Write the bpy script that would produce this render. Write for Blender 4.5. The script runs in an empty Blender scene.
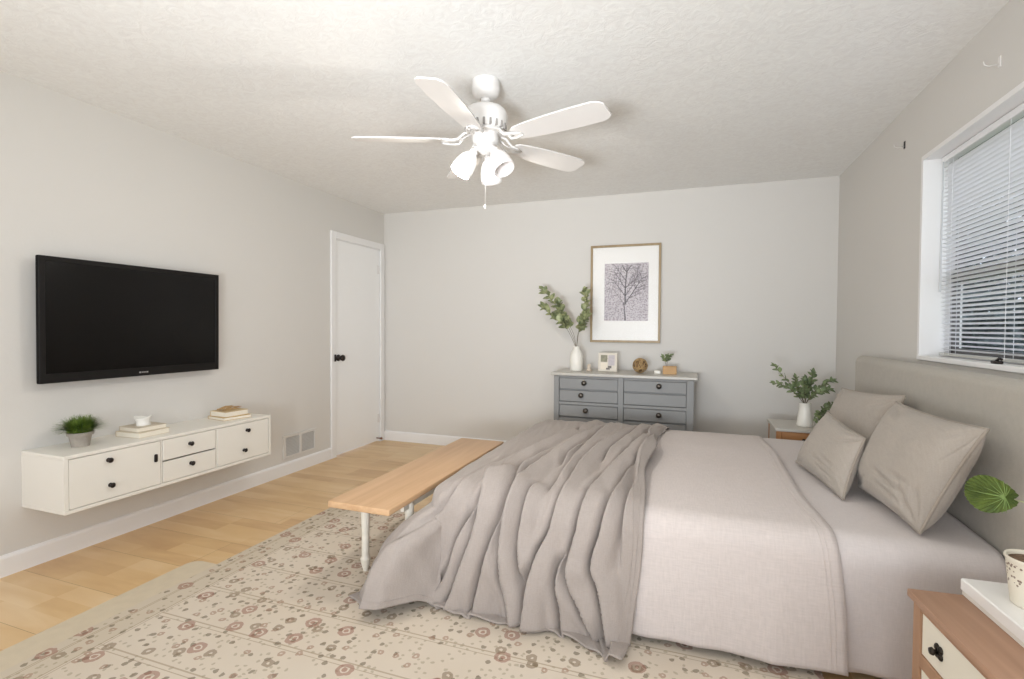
import bpy, bmesh, math, random
from mathutils import Vector, Matrix
from mathutils import noise as mnoise
R = math.radians
PI = math.pi
random.seed(7)
scene = bpy.context.scene
COL = scene.collection

# ------------------------------------------------------------------ camera
W, D, H = 4.22, 4.6275, 2.44          # room: left wall x=0, right wall x=W, back wall y=D
YF = -2.3                             # wall behind the camera
cam_d = bpy.data.cameras.new('camera')
cam = bpy.data.objects.new('camera', cam_d)
COL.objects.link(cam)
yaw, pitch, roll, FPX = -0.344619439, -0.0229124529, 0.0059265481, 500.11202
fw = Vector((math.sin(yaw)*math.cos(pitch), math.cos(yaw)*math.cos(pitch), math.sin(pitch)))
rt = Vector((math.cos(yaw), -math.sin(yaw), 0))
up = rt.cross(fw)
rt2 = rt*math.cos(roll) + up*math.sin(roll)
up2 = -rt*math.sin(roll) + up*math.cos(roll)
m = Matrix((rt2, up2, -fw)).transposed().to_4x4()
m.translation = Vector((3.13246845, 0, 1.22063209))
cam.matrix_world = m
cam_d.sensor_width = 36
cam_d.lens = 36*FPX/1024
cam_d.clip_start = 0.05
scene.camera = cam

# ------------------------------------------------------------------ world, lights, exposure
world = bpy.data.worlds.new('world')
scene.world = world
world.use_nodes = True
wn = world.node_tree
wn.nodes['Background'].inputs['Color'].default_value = (0.80, 0.88, 1.0, 1)
wn.nodes['Background'].inputs['Strength'].default_value = 1.9
scene.view_settings.view_transform = 'Standard'
scene.view_settings.look = 'None'
scene.view_settings.gamma = 1
scene.view_settings.use_curve_mapping = False
scene.view_settings.exposure = 0.0
scene.cycles.use_denoising = True
scene.cycles.max_bounces = 10
scene.cycles.diffuse_bounces = 6
scene.cycles.sample_clamp_indirect = 6


def area_light(name, loc, aim, sx, sy, power, col=(1, 1, 1)):
    l = bpy.data.lights.new(name, 'AREA')
    l.shape = 'RECTANGLE'; l.size = sx; l.size_y = sy
    l.energy = power; l.color = col
    o = bpy.data.objects.new(name, l)
    COL.objects.link(o)
    o.location = loc
    o.rotation_euler = (Vector(aim)-Vector(loc)).to_track_quat('-Z', 'Y').to_euler()
    return o


# added fill light, set in an invented window opening behind the camera
area_light('rear_fill', (2.1, YF+0.03, 1.35), (2.1, 3, 1.9), 3.4, 1.9, 18, (0.905, 0.952, 1.0))
# added side fill, set in an invented right-wall window out of view
area_light('side_fill', (W-0.03, -1.0, 1.5), (0.6, 1.2, 1.5), 1.7, 1.2, 30, (0.905, 0.952, 1.0))
# two added fill lights behind the camera, aimed up to brighten the ceiling
area_light('ceiling_fill', (2.2, -0.6, 0.9), (2.15, 0.05, 2.44), 2.4, 0.9, 33, (0.905, 0.952, 1.0))
fl = area_light('far_ceiling_fill', (2.7, -1.2, 0.8), (2.0, 3.9, 2.44), 0.6, 0.4, 21, (0.905, 0.952, 1.0))
fl.data.spread = R(75)

# ------------------------------------------------------------------ helpers
def tag(o, label=None, cat=None, group=None, kind=None):
    if label: o['label'] = label
    if cat: o['category'] = cat
    if group: o['group'] = group
    if kind: o['kind'] = kind
    return o


def empty(name, loc, label, cat, rz=0, group=None):
    o = bpy.data.objects.new(name, None)
    COL.objects.link(o)
    o.location = loc
    o.rotation_euler = (0, 0, rz)
    o.empty_display_size = 0.05
    return tag(o, label, cat, group)


def obj(name, bm, mat, parent=None, smooth=False, loc=None, angle=None):
    bmesh.ops.recalc_face_normals(bm, faces=bm.faces)
    me = bpy.data.meshes.new(name)
    bm.to_mesh(me); bm.free()
    me.materials.append(mat)
    if smooth:
        for p in me.polygons: p.use_smooth = True
        if angle is not None:
            try: me.set_sharp_from_angle(angle=R(angle))
            except Exception: pass
    o = bpy.data.objects.new(name, me)
    COL.objects.link(o)
    if parent: o.parent = parent
    if loc is not None: o.location = loc
    return o


def box(bm, x0, x1, y0, y1, z0, z1, bev=0, seg=1, M=None):
    r = bmesh.ops.create_cube(bm, size=1)
    vs = r['verts']
    for v in vs:
        v.co = Vector(((x0+x1)/2+v.co.x*(x1-x0), (y0+y1)/2+v.co.y*(y1-y0), (z0+z1)/2+v.co.z*(z1-z0)))
    if bev:
        es = list({e for v in vs for e in v.link_edges})
        r2 = bmesh.ops.bevel(bm, geom=es, offset=bev, segments=seg, affect='EDGES', profile=0.5)
        vs = list({v for f in r2['faces'] for v in f.verts} | {v for v in vs if v.is_valid})
    if M is not None:
        for v in vs: v.co = M @ v.co
    return vs


def B(*a, **k):
    bm = bmesh.new(); box(bm, *a, **k); return bm


def lathe(bm, prof, seg=24, M=None, close=True):
    """prof: list of (r, z)."""
    rings = []
    for r, z in prof:
        ring = []
        for i in range(seg):
            a = 2*PI*i/seg
            c = Vector((max(r, 1e-5)*math.cos(a), max(r, 1e-5)*math.sin(a), z))
            if M is not None: c = M @ c
            ring.append(bm.verts.new(c))
        rings.append(ring)
    for a, b in zip(rings, rings[1:]):
        for i in range(seg):
            j = (i+1) % seg
            bm.faces.new((a[i], a[j], b[j], b[i]))
    if close:
        bm.faces.new(rings[0][::-1]); bm.faces.new(rings[-1])
    return bm


def LT(prof, seg=24, M=None):
    return lathe(bmesh.new(), prof, seg, M)


def tube(bm, pts, rad, seg=8):
    pts = [Vector(p) for p in pts]
    if not hasattr(rad, '__len__'): rad = [rad]*len(pts)
    rings = []
    prev = None
    for i, p in enumerate(pts):
        t = (pts[min(i+1, len(pts)-1)] - pts[max(i-1, 0)]).normalized()
        if prev is None:
            a = t.orthogonal().normalized()
        else:
            a = (prev - t*prev.dot(t))
            a = a.normalized() if a.length > 1e-6 else t.orthogonal().normalized()
        prev = a
        b = t.cross(a)
        rings.append([bm.verts.new(p + (a*math.cos(2*PI*k/seg)+b*math.sin(2*PI*k/seg))*rad[i]) for k in range(seg)])
    for a, b in zip(rings, rings[1:]):
        for i in range(seg):
            j = (i+1) % seg
            bm.faces.new((a[i], a[j], b[j], b[i]))
    bm.faces.new(rings[0][::-1]); bm.faces.new(rings[-1])
    return bm


def grid(bm, nu, nv, fn):
    g = [[bm.verts.new(fn(i/nu, j/nv)) for j in range(nv+1)] for i in range(nu+1)]
    for i in range(nu):
        for j in range(nv):
            bm.faces.new((g[i][j], g[i+1][j], g[i+1][j+1], g[i][j+1]))
    return g


def prism(bm, pts, h, M=None, z0=0):
    """pts: 2D outline in xy; extruded from z0 to z0+h"""
    lo = [bm.verts.new(Vector((x, y, z0))) for x, y in pts]
    hi = [bm.verts.new(Vector((x, y, z0+h))) for x, y in pts]
    bm.faces.new(lo[::-1]); bm.faces.new(hi)
    n = len(pts)
    for i in range(n):
        j = (i+1) % n
        bm.faces.new((lo[i], lo[j], hi[j], hi[i]))
    if M is not None:
        for v in lo+hi: v.co = M @ v.co
    return bm


def mod_solid(o, t, off=-1):
    s = o.modifiers.new('solid', 'SOLIDIFY'); s.thickness = t; s.offset = off
    return o


def smoothstep(a, b, x):
    t = min(1, max(0, (x-a)/(b-a))); return t*t*(3-2*t)


# ------------------------------------------------------------------ materials
def nt(name):
    m = bpy.data.materials.new(name); m.use_nodes = True
    n = m.node_tree
    return m, n, n.nodes['Principled BSDF']


def N(n, t, **kw):
    x = n.nodes.new(t)
    for k, v in kw.items():
        if k.startswith('i_'):
            x.inputs[k[2:].replace('_', ' ')].default_value = v
        else: setattr(x, k, v)
    return x


def srgb(r, g, b):
    f = lambda c: (c/255/12.92) if c/255 <= 0.04045 else ((c/255+0.055)/1.055)**2.4
    return (f(r), f(g), f(b), 1)


def mat(name, col, rough=0.5, metal=0, bump=0, bscale=40, var=0.0, vscale=6, spec=0.5, stretch=None, coat=0, detail=3):
    m, n, p = nt(name)
    p.inputs['Base Color'].default_value = col
    p.inputs['Roughness'].default_value = rough
    p.inputs['Metallic'].default_value = metal
    p.inputs['Specular IOR Level'].default_value = spec
    p.inputs['Coat Weight'].default_value = coat
    tc = N(n, 'ShaderNodeTexCoord')
    vec = tc.outputs['Object']
    if stretch:
        mp = N(n, 'ShaderNodeMapping'); mp.inputs['Scale'].default_value = stretch
        n.links.new(vec, mp.inputs['Vector']); vec = mp.outputs['Vector']
    if var:
        no = N(n, 'ShaderNodeTexNoise'); no.inputs['Scale'].default_value = vscale; no.inputs['Detail'].default_value = detail
        n.links.new(vec, no.inputs['Vector'])
        mr = N(n, 'ShaderNodeMapRange'); mr.inputs['From Min'].default_value = 0.3; mr.inputs['From Max'].default_value = 0.7
        mr.inputs['To Min'].default_value = 1-var; mr.inputs['To Max'].default_value = 1+var
        n.links.new(no.outputs['Fac'], mr.inputs['Value'])
        mx = N(n, 'ShaderNodeVectorMath', operation='SCALE')
        mx.inputs[0].default_value = col[:3]
        n.links.new(mr.outputs['Result'], mx.inputs['Scale'])
        n.links.new(mx.outputs['Vector'], p.inputs['Base Color'])
    if bump:
        nb = N(n, 'ShaderNodeTexNoise'); nb.inputs['Scale'].default_value = bscale; nb.inputs['Detail'].default_value = 4
        n.links.new(vec, nb.inputs['Vector'])
        b = N(n, 'ShaderNodeBump'); b.inputs['Strength'].default_value = bump; b.inputs['Distance'].default_value = 0.01
        n.links.new(nb.outputs['Fac'], b.inputs['Height'])
        n.links.new(b.outputs['Normal'], p.inputs['Normal'])
    return m


def fabric(name, col, scale=260, bump=0.25, var=0.05, cvar=3.0):
    m, n, p = nt(name)
    p.inputs['Roughness'].default_value = 0.95
    p.inputs['Specular IOR Level'].default_value = 0.15
    p.inputs['Sheen Weight'].default_value = 0.15
    tc = N(n, 'ShaderNodeTexCoord')
    m1 = N(n, 'ShaderNodeMapping'); m1.inputs['Scale'].default_value = (scale, scale*0.12, scale*0.12)
    m2 = N(n, 'ShaderNodeMapping'); m2.inputs['Scale'].default_value = (scale*0.12, scale, scale)
    n1 = N(n, 'ShaderNodeTexNoise', i_Scale=1.0, i_Detail=2.0)
    n2 = N(n, 'ShaderNodeTexNoise', i_Scale=1.0, i_Detail=2.0)
    for mm, nn in ((m1, n1), (m2, n2)):
        n.links.new(tc.outputs['Object'], mm.inputs['Vector']); n.links.new(mm.outputs['Vector'], nn.inputs['Vector'])
    ad = N(n, 'ShaderNodeMath', operation='ADD')
    n.links.new(n1.outputs['Fac'], ad.inputs[0]); n.links.new(n2.outputs['Fac'], ad.inputs[1])
    b = N(n, 'ShaderNodeBump', i_Strength=bump, i_Distance=0.003)
    n.links.new(ad.outputs[0], b.inputs['Height']); n.links.new(b.outputs['Normal'], p.inputs['Normal'])
    mr = N(n, 'ShaderNodeMapRange')
    mr.inputs['From Min'].default_value = 0.6; mr.inputs['From Max'].default_value = 1.4
    mr.inputs['To Min'].default_value = 1-var; mr.inputs['To Max'].default_value = 1+var
    n.links.new(ad.outputs[0], mr.inputs['Value'])
    mx = N(n, 'ShaderNodeVectorMath', operation='SCALE'); mx.inputs[0].default_value = col[:3]
    n.links.new(mr.outputs['Result'], mx.inputs['Scale']); n.links.new(mx.outputs['Vector'], p.inputs['Base Color'])
    return m


def wood(name, c1, c2, axis='x', rough=0.45, fine=1.0):
    """straight grain running along the given axis"""
    m, n, p = nt(name)
    tc = N(n, 'ShaderNodeTexCoord'); mp = N(n, 'ShaderNodeMapping')
    s = [30*fine, 30*fine, 30*fine]; s['xyz'.index(axis)] = 1.6*fine
    mp.inputs['Scale'].default_value = s
    no = N(n, 'ShaderNodeTexNoise', i_Scale=1.0, i_Detail=5.0, i_Distortion=0.6)
    no2 = N(n, 'ShaderNodeTexNoise', i_Scale=0.12, i_Detail=2.0)
    cr = N(n, 'ShaderNodeValToRGB')
    cr.color_ramp.elements[0].position = 0.3; cr.color_ramp.elements[0].color = c1
    cr.color_ramp.elements[1].position = 0.7; cr.color_ramp.elements[1].color = c2
    av = N(n, 'ShaderNodeMath', operation='MULTIPLY_ADD'); av.inputs[1].default_value = 0.6
    av2 = N(n, 'ShaderNodeMath', operation='MULTIPLY'); av2.inputs[1].default_value = 0.4
    n.links.new(tc.outputs['Object'], mp.inputs['Vector'])
    n.links.new(mp.outputs['Vector'], no.inputs['Vector']); n.links.new(mp.outputs['Vector'], no2.inputs['Vector'])
    n.links.new(no2.outputs['Fac'], av2.inputs[0])
    n.links.new(no.outputs['Fac'], av.inputs[0]); n.links.new(av2.outputs[0], av.inputs[2])
    n.links.new(av.outputs[0], cr.inputs['Fac']); n.links.new(cr.outputs['Color'], p.inputs['Base Color'])
    p.inputs['Roughness'].default_value = rough
    b = N(n, 'ShaderNodeBump', i_Strength=0.08, i_Distance=0.002)
    n.links.new(no.outputs['Fac'], b.inputs['Height']); n.links.new(b.outputs['Normal'], p.inputs['Normal'])
    return m


M_wall = mat('wall_paint', srgb(214, 211, 206), 0.75, bump=0.06, bscale=60, spec=0.25)
M_trim = mat('white_trim_paint', srgb(236, 235, 234), 0.4)
M_door = mat('door_paint', srgb(243, 243, 242), 0.45, bump=0.03, bscale=20)
M_white = mat('white_lacquer', srgb(232, 228, 219), 0.35)
M_dark = mat('dark_bronze', srgb(46, 40, 38), 0.4, metal=0.6)
M_black = mat('black_plastic', srgb(22, 19, 18), 0.35)
M_bed_sheet = fabric('pale_grey_sheet', srgb(206, 198, 195), 300, 0.2)
M_cover = fabric('grey_beige_coverlet', srgb(202, 192, 187), 190, 0.35, 0.07)
M_throw = fabric('taupe_throw', srgb(163, 153, 146), 260, 0.3, 0.06)
M_head = fabric('grey_linen_upholstery', srgb(176, 170, 160), 330, 0.3, 0.06)
M_pillow = fabric('taupe_linen', srgb(170, 161, 151), 240, 0.35, 0.06)
M_piping = fabric('taupe_linen_piping', srgb(160, 150, 138), 240, 0.3, 0.05)
M_grey_paint = mat('grey_blue_paint', srgb(138, 138, 137), 0.5, var=0.03, vscale=5)
M_grey_top = mat('pale_worn_top', srgb(190, 186, 178), 0.4)
M_bench_wood = wood('bench_oak', srgb(188, 150, 112), srgb(210, 174, 136), 'y', 0.42)
M_ns_wood = wood('nightstand_oak', srgb(152, 116, 92), srgb(180, 143, 117), 'y', 0.5)
M_ns_far = wood('honey_oak', srgb(160, 110, 66), srgb(192, 142, 94), 'x', 0.5)
M_cream = mat('cream_paint', srgb(230, 224, 208), 0.45)
M_turned = mat('chipped_white_paint', srgb(226, 220, 206), 0.55, var=0.05, vscale=30)
M_ceramic = mat('white_ceramic', srgb(236, 233, 224), 0.3)
M_gold = wood('brass_wood_frame', srgb(140, 118, 84), srgb(172, 150, 112), 'z', 0.4)
M_fan = mat('fan_white', srgb(226, 223, 220), 0.35)
M_paper = mat('page_edges', srgb(236, 228, 212), 0.8, bump=0.2, bscale=200, stretch=(1, 1, 8))


def leafmat(name, c1, c2, rough=0.5):
    m, n, p = nt(name)
    tc = N(n, 'ShaderNodeTexCoord')
    no = N(n, 'ShaderNodeTexNoise', i_Scale=25.0, i_Detail=2.0)
    cr = N(n, 'ShaderNodeValToRGB')
    cr.color_ramp.elements[0].position = 0.35; cr.color_ramp.elements[0].color = c1
    cr.color_ramp.elements[1].position = 0.65; cr.color_ramp.elements[1].color = c2
    n.links.new(tc.outputs['Object'], no.inputs['Vector']); n.links.new(no.outputs['Fac'], cr.inputs['Fac'])
    n.links.new(cr.outputs['Color'], p.inputs['Base Color'])
    p.inputs['Roughness'].default_value = rough
    p.inputs['Subsurface Weight'].default_value = 0.0
    return m


M_leaf = leafmat('eucalyptus_leaf', srgb(112, 122, 86), srgb(170, 174, 130))
M_leaf2 = leafmat('sage_leaf', srgb(86, 102, 68), srgb(136, 150, 106))
M_grass = leafmat('grass_blade', srgb(58, 84, 26), srgb(118, 142, 56))
M_stem = mat('brown_stem', srgb(104, 92, 74), 0.7)

# ------------------------------------------------------------------ floor material
def floor_mat():
    m, n, p = nt('maple_boards')
    tc = N(n, 'ShaderNodeTexCoord')
    br = N(n, 'ShaderNodeTexBrick')
    br.offset = 0.43; br.offset_frequency = 2
    for k, v in (('Scale', 1.0), ('Mortar Size', 0.0012), ('Mortar Smooth', 0.3), ('Bias', 0.0), ('Brick Width', 1.25), ('Row Height', 0.30)):
        br.inputs[k].default_value = v
    br.inputs['Color1'].default_value = (0.3, 0.3, 0.3, 1); br.inputs['Color2'].default_value = (0.7, 0.7, 0.7, 1)
    br.inputs['Mortar'].default_value = (0, 0, 0, 1)
    n.links.new(tc.outputs['Object'], br.inputs['Vector'])
    mp = N(n, 'ShaderNodeMapping'); mp.inputs['Scale'].default_value = (2.2, 9, 1)
    no = N(n, 'ShaderNodeTexNoise', i_Scale=1.0, i_Detail=4.0, i_Distortion=0.5)
    n.links.new(tc.outputs['Object'], mp.inputs['Vector']); n.links.new(mp.outputs['Vector'], no.inputs['Vector'])
    vo = N(n, 'ShaderNodeTexBrick')
    vo.offset = 0.37; vo.offset_frequency = 3
    for k, v in (('Scale', 1.0), ('Mortar Size', 0.0), ('Bias', 0.0), ('Brick Width', 0.46), ('Row Height', 0.10)):
        vo.inputs[k].default_value = v
    vo.inputs['Color1'].default_value = (0.0, 0.0, 0.0, 1); vo.inputs['Color2'].default_value = (1, 1, 1, 1)
    n.links.new(tc.outputs['Object'], vo.inputs['Vector'])
    sx = N(n, 'ShaderNodeSeparateColor'); n.links.new(vo.outputs['Color'], sx.inputs['Color'])
    sb = N(n, 'ShaderNodeSeparateColor'); n.links.new(br.outputs['Color'], sb.inputs['Color'])
    a1 = N(n, 'ShaderNodeMath', operation='MULTIPLY'); a1.inputs[1].default_value = 0.25
    n.links.new(sx.outputs[0], a1.inputs[0])
    a2 = N(n, 'ShaderNodeMath', operation='MULTIPLY_ADD'); a2.inputs[1].default_value = 0.55
    n.links.new(no.outputs['Fac'], a2.inputs[0]); n.links.new(a1.outputs[0], a2.inputs[2])
    a3 = N(n, 'ShaderNodeMath', operation='MULTIPLY_ADD'); a3.inputs[1].default_value = 0.25
    n.links.new(sb.outputs[0], a3.inputs[0]); n.links.new(a2.outputs[0], a3.inputs[2])
    cr = N(n, 'ShaderNodeValToRGB')
    e = cr.color_ramp.elements
    e[0].position = 0.28; e[0].color = srgb(192, 152, 108)
    e[1].position = 0.78; e[1].color = srgb(226, 199, 160)
    x = e.new(0.52); x.color = srgb(212, 178, 130)
    n.links.new(a3.outputs[0], cr.inputs['Fac'])
    mx = N(n, 'ShaderNodeMix', data_type='RGBA', blend_type='MULTIPLY'); 
    mx.inputs[0].default_value = 1.0
    mrr = N(n, 'ShaderNodeMapRange'); mrr.inputs['To Min'].default_value = 1.0; mrr.inputs['To Max'].default_value = 0.55
    n.links.new(br.outputs['Fac'], mrr.inputs['Value'])
    n.links.new(cr.outputs['Color'], mx.inputs[6]); n.links.new(mrr.outputs['Result'], mx.inputs[7])
    n.links.new(mx.outputs[2], p.inputs['Base Color'])
    p.inputs['Roughness'].default_value = 0.33
    return m


def ceiling_mat():
    m, n, p = nt('textured_ceiling')
    p.inputs['Roughness'].default_value = 0.9
    p.inputs['Specular IOR Level'].default_value = 0.1
    tc = N(n, 'ShaderNodeTexCoord')
    no = N(n, 'ShaderNodeTexNoise', i_Scale=16.0, i_Detail=4.0, i_Roughness=0.6, i_Distortion=2.2)
    n2 = N(n, 'ShaderNodeTexNoise', i_Scale=5.0, i_Detail=3.0)
    n.links.new(tc.outputs['Object'], no.inputs['Vector']); n.links.new(tc.outputs['Object'], n2.inputs['Vector'])
    mul = N(n, 'ShaderNodeMath', operation='MULTIPLY')
    n.links.new(no.outputs['Fac'], mul.inputs[0]); n.links.new(n2.outputs['Fac'], mul.inputs[1])
    b = N(n, 'ShaderNodeBump', i_Strength=0.2, i_Distance=0.02)
    n.links.new(mul.outputs[0], b.inputs['Height']); n.links.new(b.outputs['Normal'], p.inputs['Normal'])
    cr = N(n, 'ShaderNodeValToRGB')
    cr.color_ramp.elements[0].position = 0.35; cr.color_ramp.elements[0].color = srgb(232, 231, 229)
    cr.color_ramp.elements[1].position = 0.62; cr.color_ramp.elements[1].color = srgb(238, 238, 236)
    n.links.new(no.outputs['Fac'], cr.inputs['Fac']); n.links.new(cr.outputs['Color'], p.inputs['Base Color'])
    return m


M_floor = floor_mat()
M_ceil = ceiling_mat()


def struct(name, bm, mt, parent=None, **k):
    o = obj(name, bm, mt, parent, **k)
    if parent is None: o['kind'] = 'structure'
    return o


# ------------------------------------------------------------------ room shell
T = 0.16
struct('floor', B(-0.1, W+0.1, YF-0.1, D+0.1, -0.1, 0), M_floor)
struct('ceiling', B(-0.1, W+0.1, YF-0.1, D+0.1, H, H+0.1), M_ceil)
DY0, DY1, DZ = 3.83, 4.552, 2.045            # door opening in the left wall
bm = bmesh.new()
box(bm, -T, 0, YF-0.1, DY0, 0, H)
box(bm, -T, 0, DY1, D+0.1, 0, H)
box(bm, -T, 0, DY0, DY1, DZ, H)
struct('wall_left', bm, M_wall)
struct('wall_back', B(0, W, D, D+T, 0, H), M_wall)
WY0, WY1, WZ0, WZ1 = 1.35, 3.055, 1.095, 2.068     # window opening, right wall
bm = bmesh.new()
box(bm, W, W+T, YF-0.1, -1.9, 0, H); box(bm, W, W+T, -0.1, WY0-0.01, 0, H)
box(bm, W, W+T, -1.9, -0.1, 0, 0.85); box(bm, W, W+T, -1.9, -0.1, 2.15, H)
box(bm, W, W+T, WY1+0.01, D+0.1, 0, H)
box(bm, W, W+T, WY0-0.01, WY1+0.01, WZ1+0.01, H)
box(bm, W, W+T, WY0-0.01, WY1+0.01, 0, WZ0-0.01)
struct('wall_right', bm, M_wall)
RX0, RX1, RZ0, RZ1 = 0.35, 3.85, 0.4, 2.3          # unseen wide opening, added to hold the rear fill light
bm = bmesh.new()
box(bm, 0, RX0, YF-T, YF, 0, H); box(bm, RX1, W, YF-T, YF, 0, H)
box(bm, RX0, RX1, YF-T, YF, 0, RZ0); box(bm, RX0, RX1, YF-T, YF, RZ1, H)
struct('wall_front', bm, M_wall)
bm = bmesh.new()
for x0, x1 in ((RX0, RX0+0.06), (2.07, 2.13), (RX1-0.06, RX1)): box(bm, x0, x1, YF-0.12, YF-0.06, RZ0, RZ1)
box(bm, RX0, RX1, YF-0.12, YF-0.06, RZ0, RZ0+0.06); box(bm, RX0, RX1, YF-0.12, YF-0.06, RZ1-0.06, RZ1)
struct('added_window_2', bm, M_trim)  # unseen window frame, made up for the rear fill opening
bm = bmesh.new()
for y0, y1 in ((-1.9, -1.84), (-1.03, -0.97), (-0.16, -0.1)): box(bm, W+0.06, W+0.12, y0, y1, 0.85, 2.15)
box(bm, W+0.06, W+0.12, -1.84, -0.16, 0.85, 0.91); box(bm, W+0.06, W+0.12, -1.84, -0.16, 2.09, 2.15)
struct('added_window_3', bm, M_trim)  # unseen extra window, added to go with the side fill light


def baseboard(name, a, b, n):
    """skirting with a bevelled top from a to b, n = into the room"""
    bm = bmesh.new()
    prof = [(0, 0), (0.014, 0), (0.014, 0.088), (0.010, 0.098), (0, 0.104)]
    a = Vector(a); b = Vector(b); n = Vector(n)
    A = [bm.verts.new(a+n*p+Vector((0, 0, z))) for p, z in prof]
    C_ = [bm.verts.new(b+n*p+Vector((0, 0, z))) for p, z in prof]
    bm.faces.new(A); bm.faces.new(C_[::-1])
    for i in range(len(prof)):
        j = (i+1) % len(prof)
        bm.faces.new((A[i], C_[i], C_[j], A[j]))
    struct(name, bm, M_trim)


baseboard('baseboard_left', (0, YF, 0), (0, 3.772, 0), (1, 0, 0))
baseboard('baseboard_back', (0.014, D, 0), (W, D, 0), (0, -1, 0))
baseboard('baseboard_right', (W, YF, 0), (W, D-0.014, 0), (-1, 0, 0))

# door: casing, slab, knob, hinges
bm = bmesh.new()
for y0, y1, z0, z1 in ((3.768, 3.835, 0, 2.108), (4.546, 4.612, 0, 2.108), (3.8352, 4.5458, 2.042, 2.108)):
    box(bm, 0, 0.018, y0, y1, z0, z1, 0.003)
struct('trim_1', bm, M_trim)
dr = empty('door_1', (-0.005, 0, 0), 'plain white flush door in the left wall', 'door')
dr['kind'] = 'structure'
obj('door_slab', B(-0.035, 0, DY0+0.005, DY1-0.0095, 0.012, DZ-0.0105, 0.001), M_door, dr)
bm = bmesh.new()
box(bm, -0.05, 0.003, DY0-0.0, DY0+0.004, 0, DZ); box(bm, -0.05, 0.003, DY1-0.009, DY1, 0, DZ); box(bm, -0.05, 0.003, DY0, DY1, DZ-0.010, DZ)
obj('door_jamb', bm, M_trim, dr)
kn = LT([(0.031, 0), (0.031, 0.006), (0.014, 0.012), (0.012, 0.03), (0.024, 0.038), (0.030, 0.052), (0.026, 0.064), (0.01, 0.07), (0.0, 0.07)], 20,
        Matrix.Translation((0, 3.885, 0.93)) @ Matrix.Rotation(R(90), 4, 'Y'))
obj('door_knob', kn, M_dark, dr, smooth=True)
obj('strike_plate', B(0.0245, 0.027, 3.795, 3.822, 0.90, 0.965, 0.001), M_dark, dr, loc=(0.005, 0, 0))
for z in (0.25, 1.83):
    bm = bmesh.new()
    tube(bm, [(0.004, DY1-0.014, z-0.045), (0.004, DY1-0.014, z+0.045)], 0.006, 8)
    box(bm, -0.001, 0.002, DY1-0.04, DY1-0.014, z-0.045, z+0.045)
    obj('hinge', bm, M_fan, dr)
tag(obj('door_stop', LT([(0.006, 0), (0.006, 0.05), (0.012, 0.052), (0.012, 0.065)], 12, Matrix.Translation((0.016, 4.475, 0.05)) @ Matrix.Rotation(R(90), 4, 'Y')),
        mat('brown_rubber', srgb(120, 74, 48), 0.6), dr, smooth=True))

# ------------------------------------------------------------------ bedside window
wf = bmesh.new()
J = 0.014
# white jamb lining and slim casing
box(wf, W-0.012, W+T, WY1, WY1+0.022, WZ0-0.02, WZ1+0.022)
box(wf, W-0.012, W+T, WY0-0.022, WY0, WZ0-0.02, WZ1+0.022)
box(wf, W-0.012, W+T, WY0, WY1, WZ1, WZ1+0.022)
box(wf, W-0.014, W+T, WY0-0.022, WY1+0.022, WZ0-0.022, WZ0, 0.003)
wroot = struct('window_1', wf, M_trim)
sf = bmesh.new()
XG = W+0.125
for z0, z1, xo in ((WZ0, 1.50, 0), (1.46, WZ1, 0.014)):
    for y0, y1 in ((WY0, WY0+0.035), (WY1-0.035, WY1)): box(sf, XG-0.012+xo, XG+0.012+xo, y0, y1, z0, z1)
    box(sf, XG-0.012+xo, XG+0.012+xo, WY0, WY1, z0, z0+0.04); box(sf, XG-0.012+xo, XG+0.012+xo, WY0, WY1, z1-0.035, z1)
obj('window_sash', sf, mat('dark_sash', srgb(92, 90, 90), 0.5), wroot)
mg, n, p = nt('window_glass')
p.inputs['Base Color'].default_value = (1, 1, 1, 1); p.inputs['Roughness'].default_value = 0.02
p.inputs['Transmission Weight'].default_value = 1.0; p.inputs['IOR'].default_value = 1.01
p.inputs['Alpha'].default_value = 0.25
obj('window_pane', B(XG-0.002, XG+0.002, WY0+0.03, WY1-0.03, WZ0+0.03, WZ1-0.03), mg, wroot)
for nm, yy in (('sash_lock', 2.42),):
    bm = bmesh.new()
    box(bm, W+0.0, W+0.022, yy-0.022, yy+0.022, WZ0, WZ0+0.012, 0.003)
    tube(bm, [(W+0.010, yy+0.005, WZ0+0.010), (W+0.010, yy-0.018, WZ0+0.022), (W+0.010, yy-0.032, WZ0+0.018)], 0.005, 8)
    obj('sash_crank', bm, M_dark, wroot, smooth=True)

# the blind
M_slat = mat('white_slat', srgb(240, 240, 242), 0.4)
bl = empty('window_blind', (W+0.075, (WY0+WY1)/2, WZ0), 'white horizontal mini blind hanging in the window recess over the headboard', 'blind')
hw = (WY1-WY0)/2-0.02
hh = WZ1-WZ0
obj('head_rail', B(-0.02, 0.02, -hw, hw, hh-0.03, hh-0.002, 0.002), M_slat, bl)
bm = bmesh.new()
z = 0.035
while z < hh-0.04:
    a = R(-22)
    K = 4
    def sl(u, v, z=z, a=a):
        t = (u-0.5)*0.024
        c = 0.0022*(1-(2*u-1)**2)
        x = t*math.cos(a)-c*math.sin(a); zz = t*math.sin(a)+c*math.cos(a)
        return Vector((x, -hw+2*hw*v, z+zz))
    grid(bm, K, 1, sl)
    z += 0.0205
obj('slats', bm, M_slat, bl, smooth=True)
obj('bottom_rail', B(-0.013, 0.013, -hw, hw, 0.004, 0.018, 0.003), mat('grey_rail', srgb(190, 190, 186), 0.5), bl)
bm = bmesh.new()
for yy in (hw-0.05, hw-0.10, 0.0, 0.28, -0.3, -hw+0.12):
    tube(bm, [(-0.0135, yy, 0.01), (-0.0135, yy, hh-0.02)], 0.0009, 5); tube(bm, [(0.0135, yy, 0.01), (0.0135, yy, hh-0.02)], 0.0009, 5)
obj('ladder_cord', bm, M_slat, bl)
bm = bmesh.new()
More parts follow.
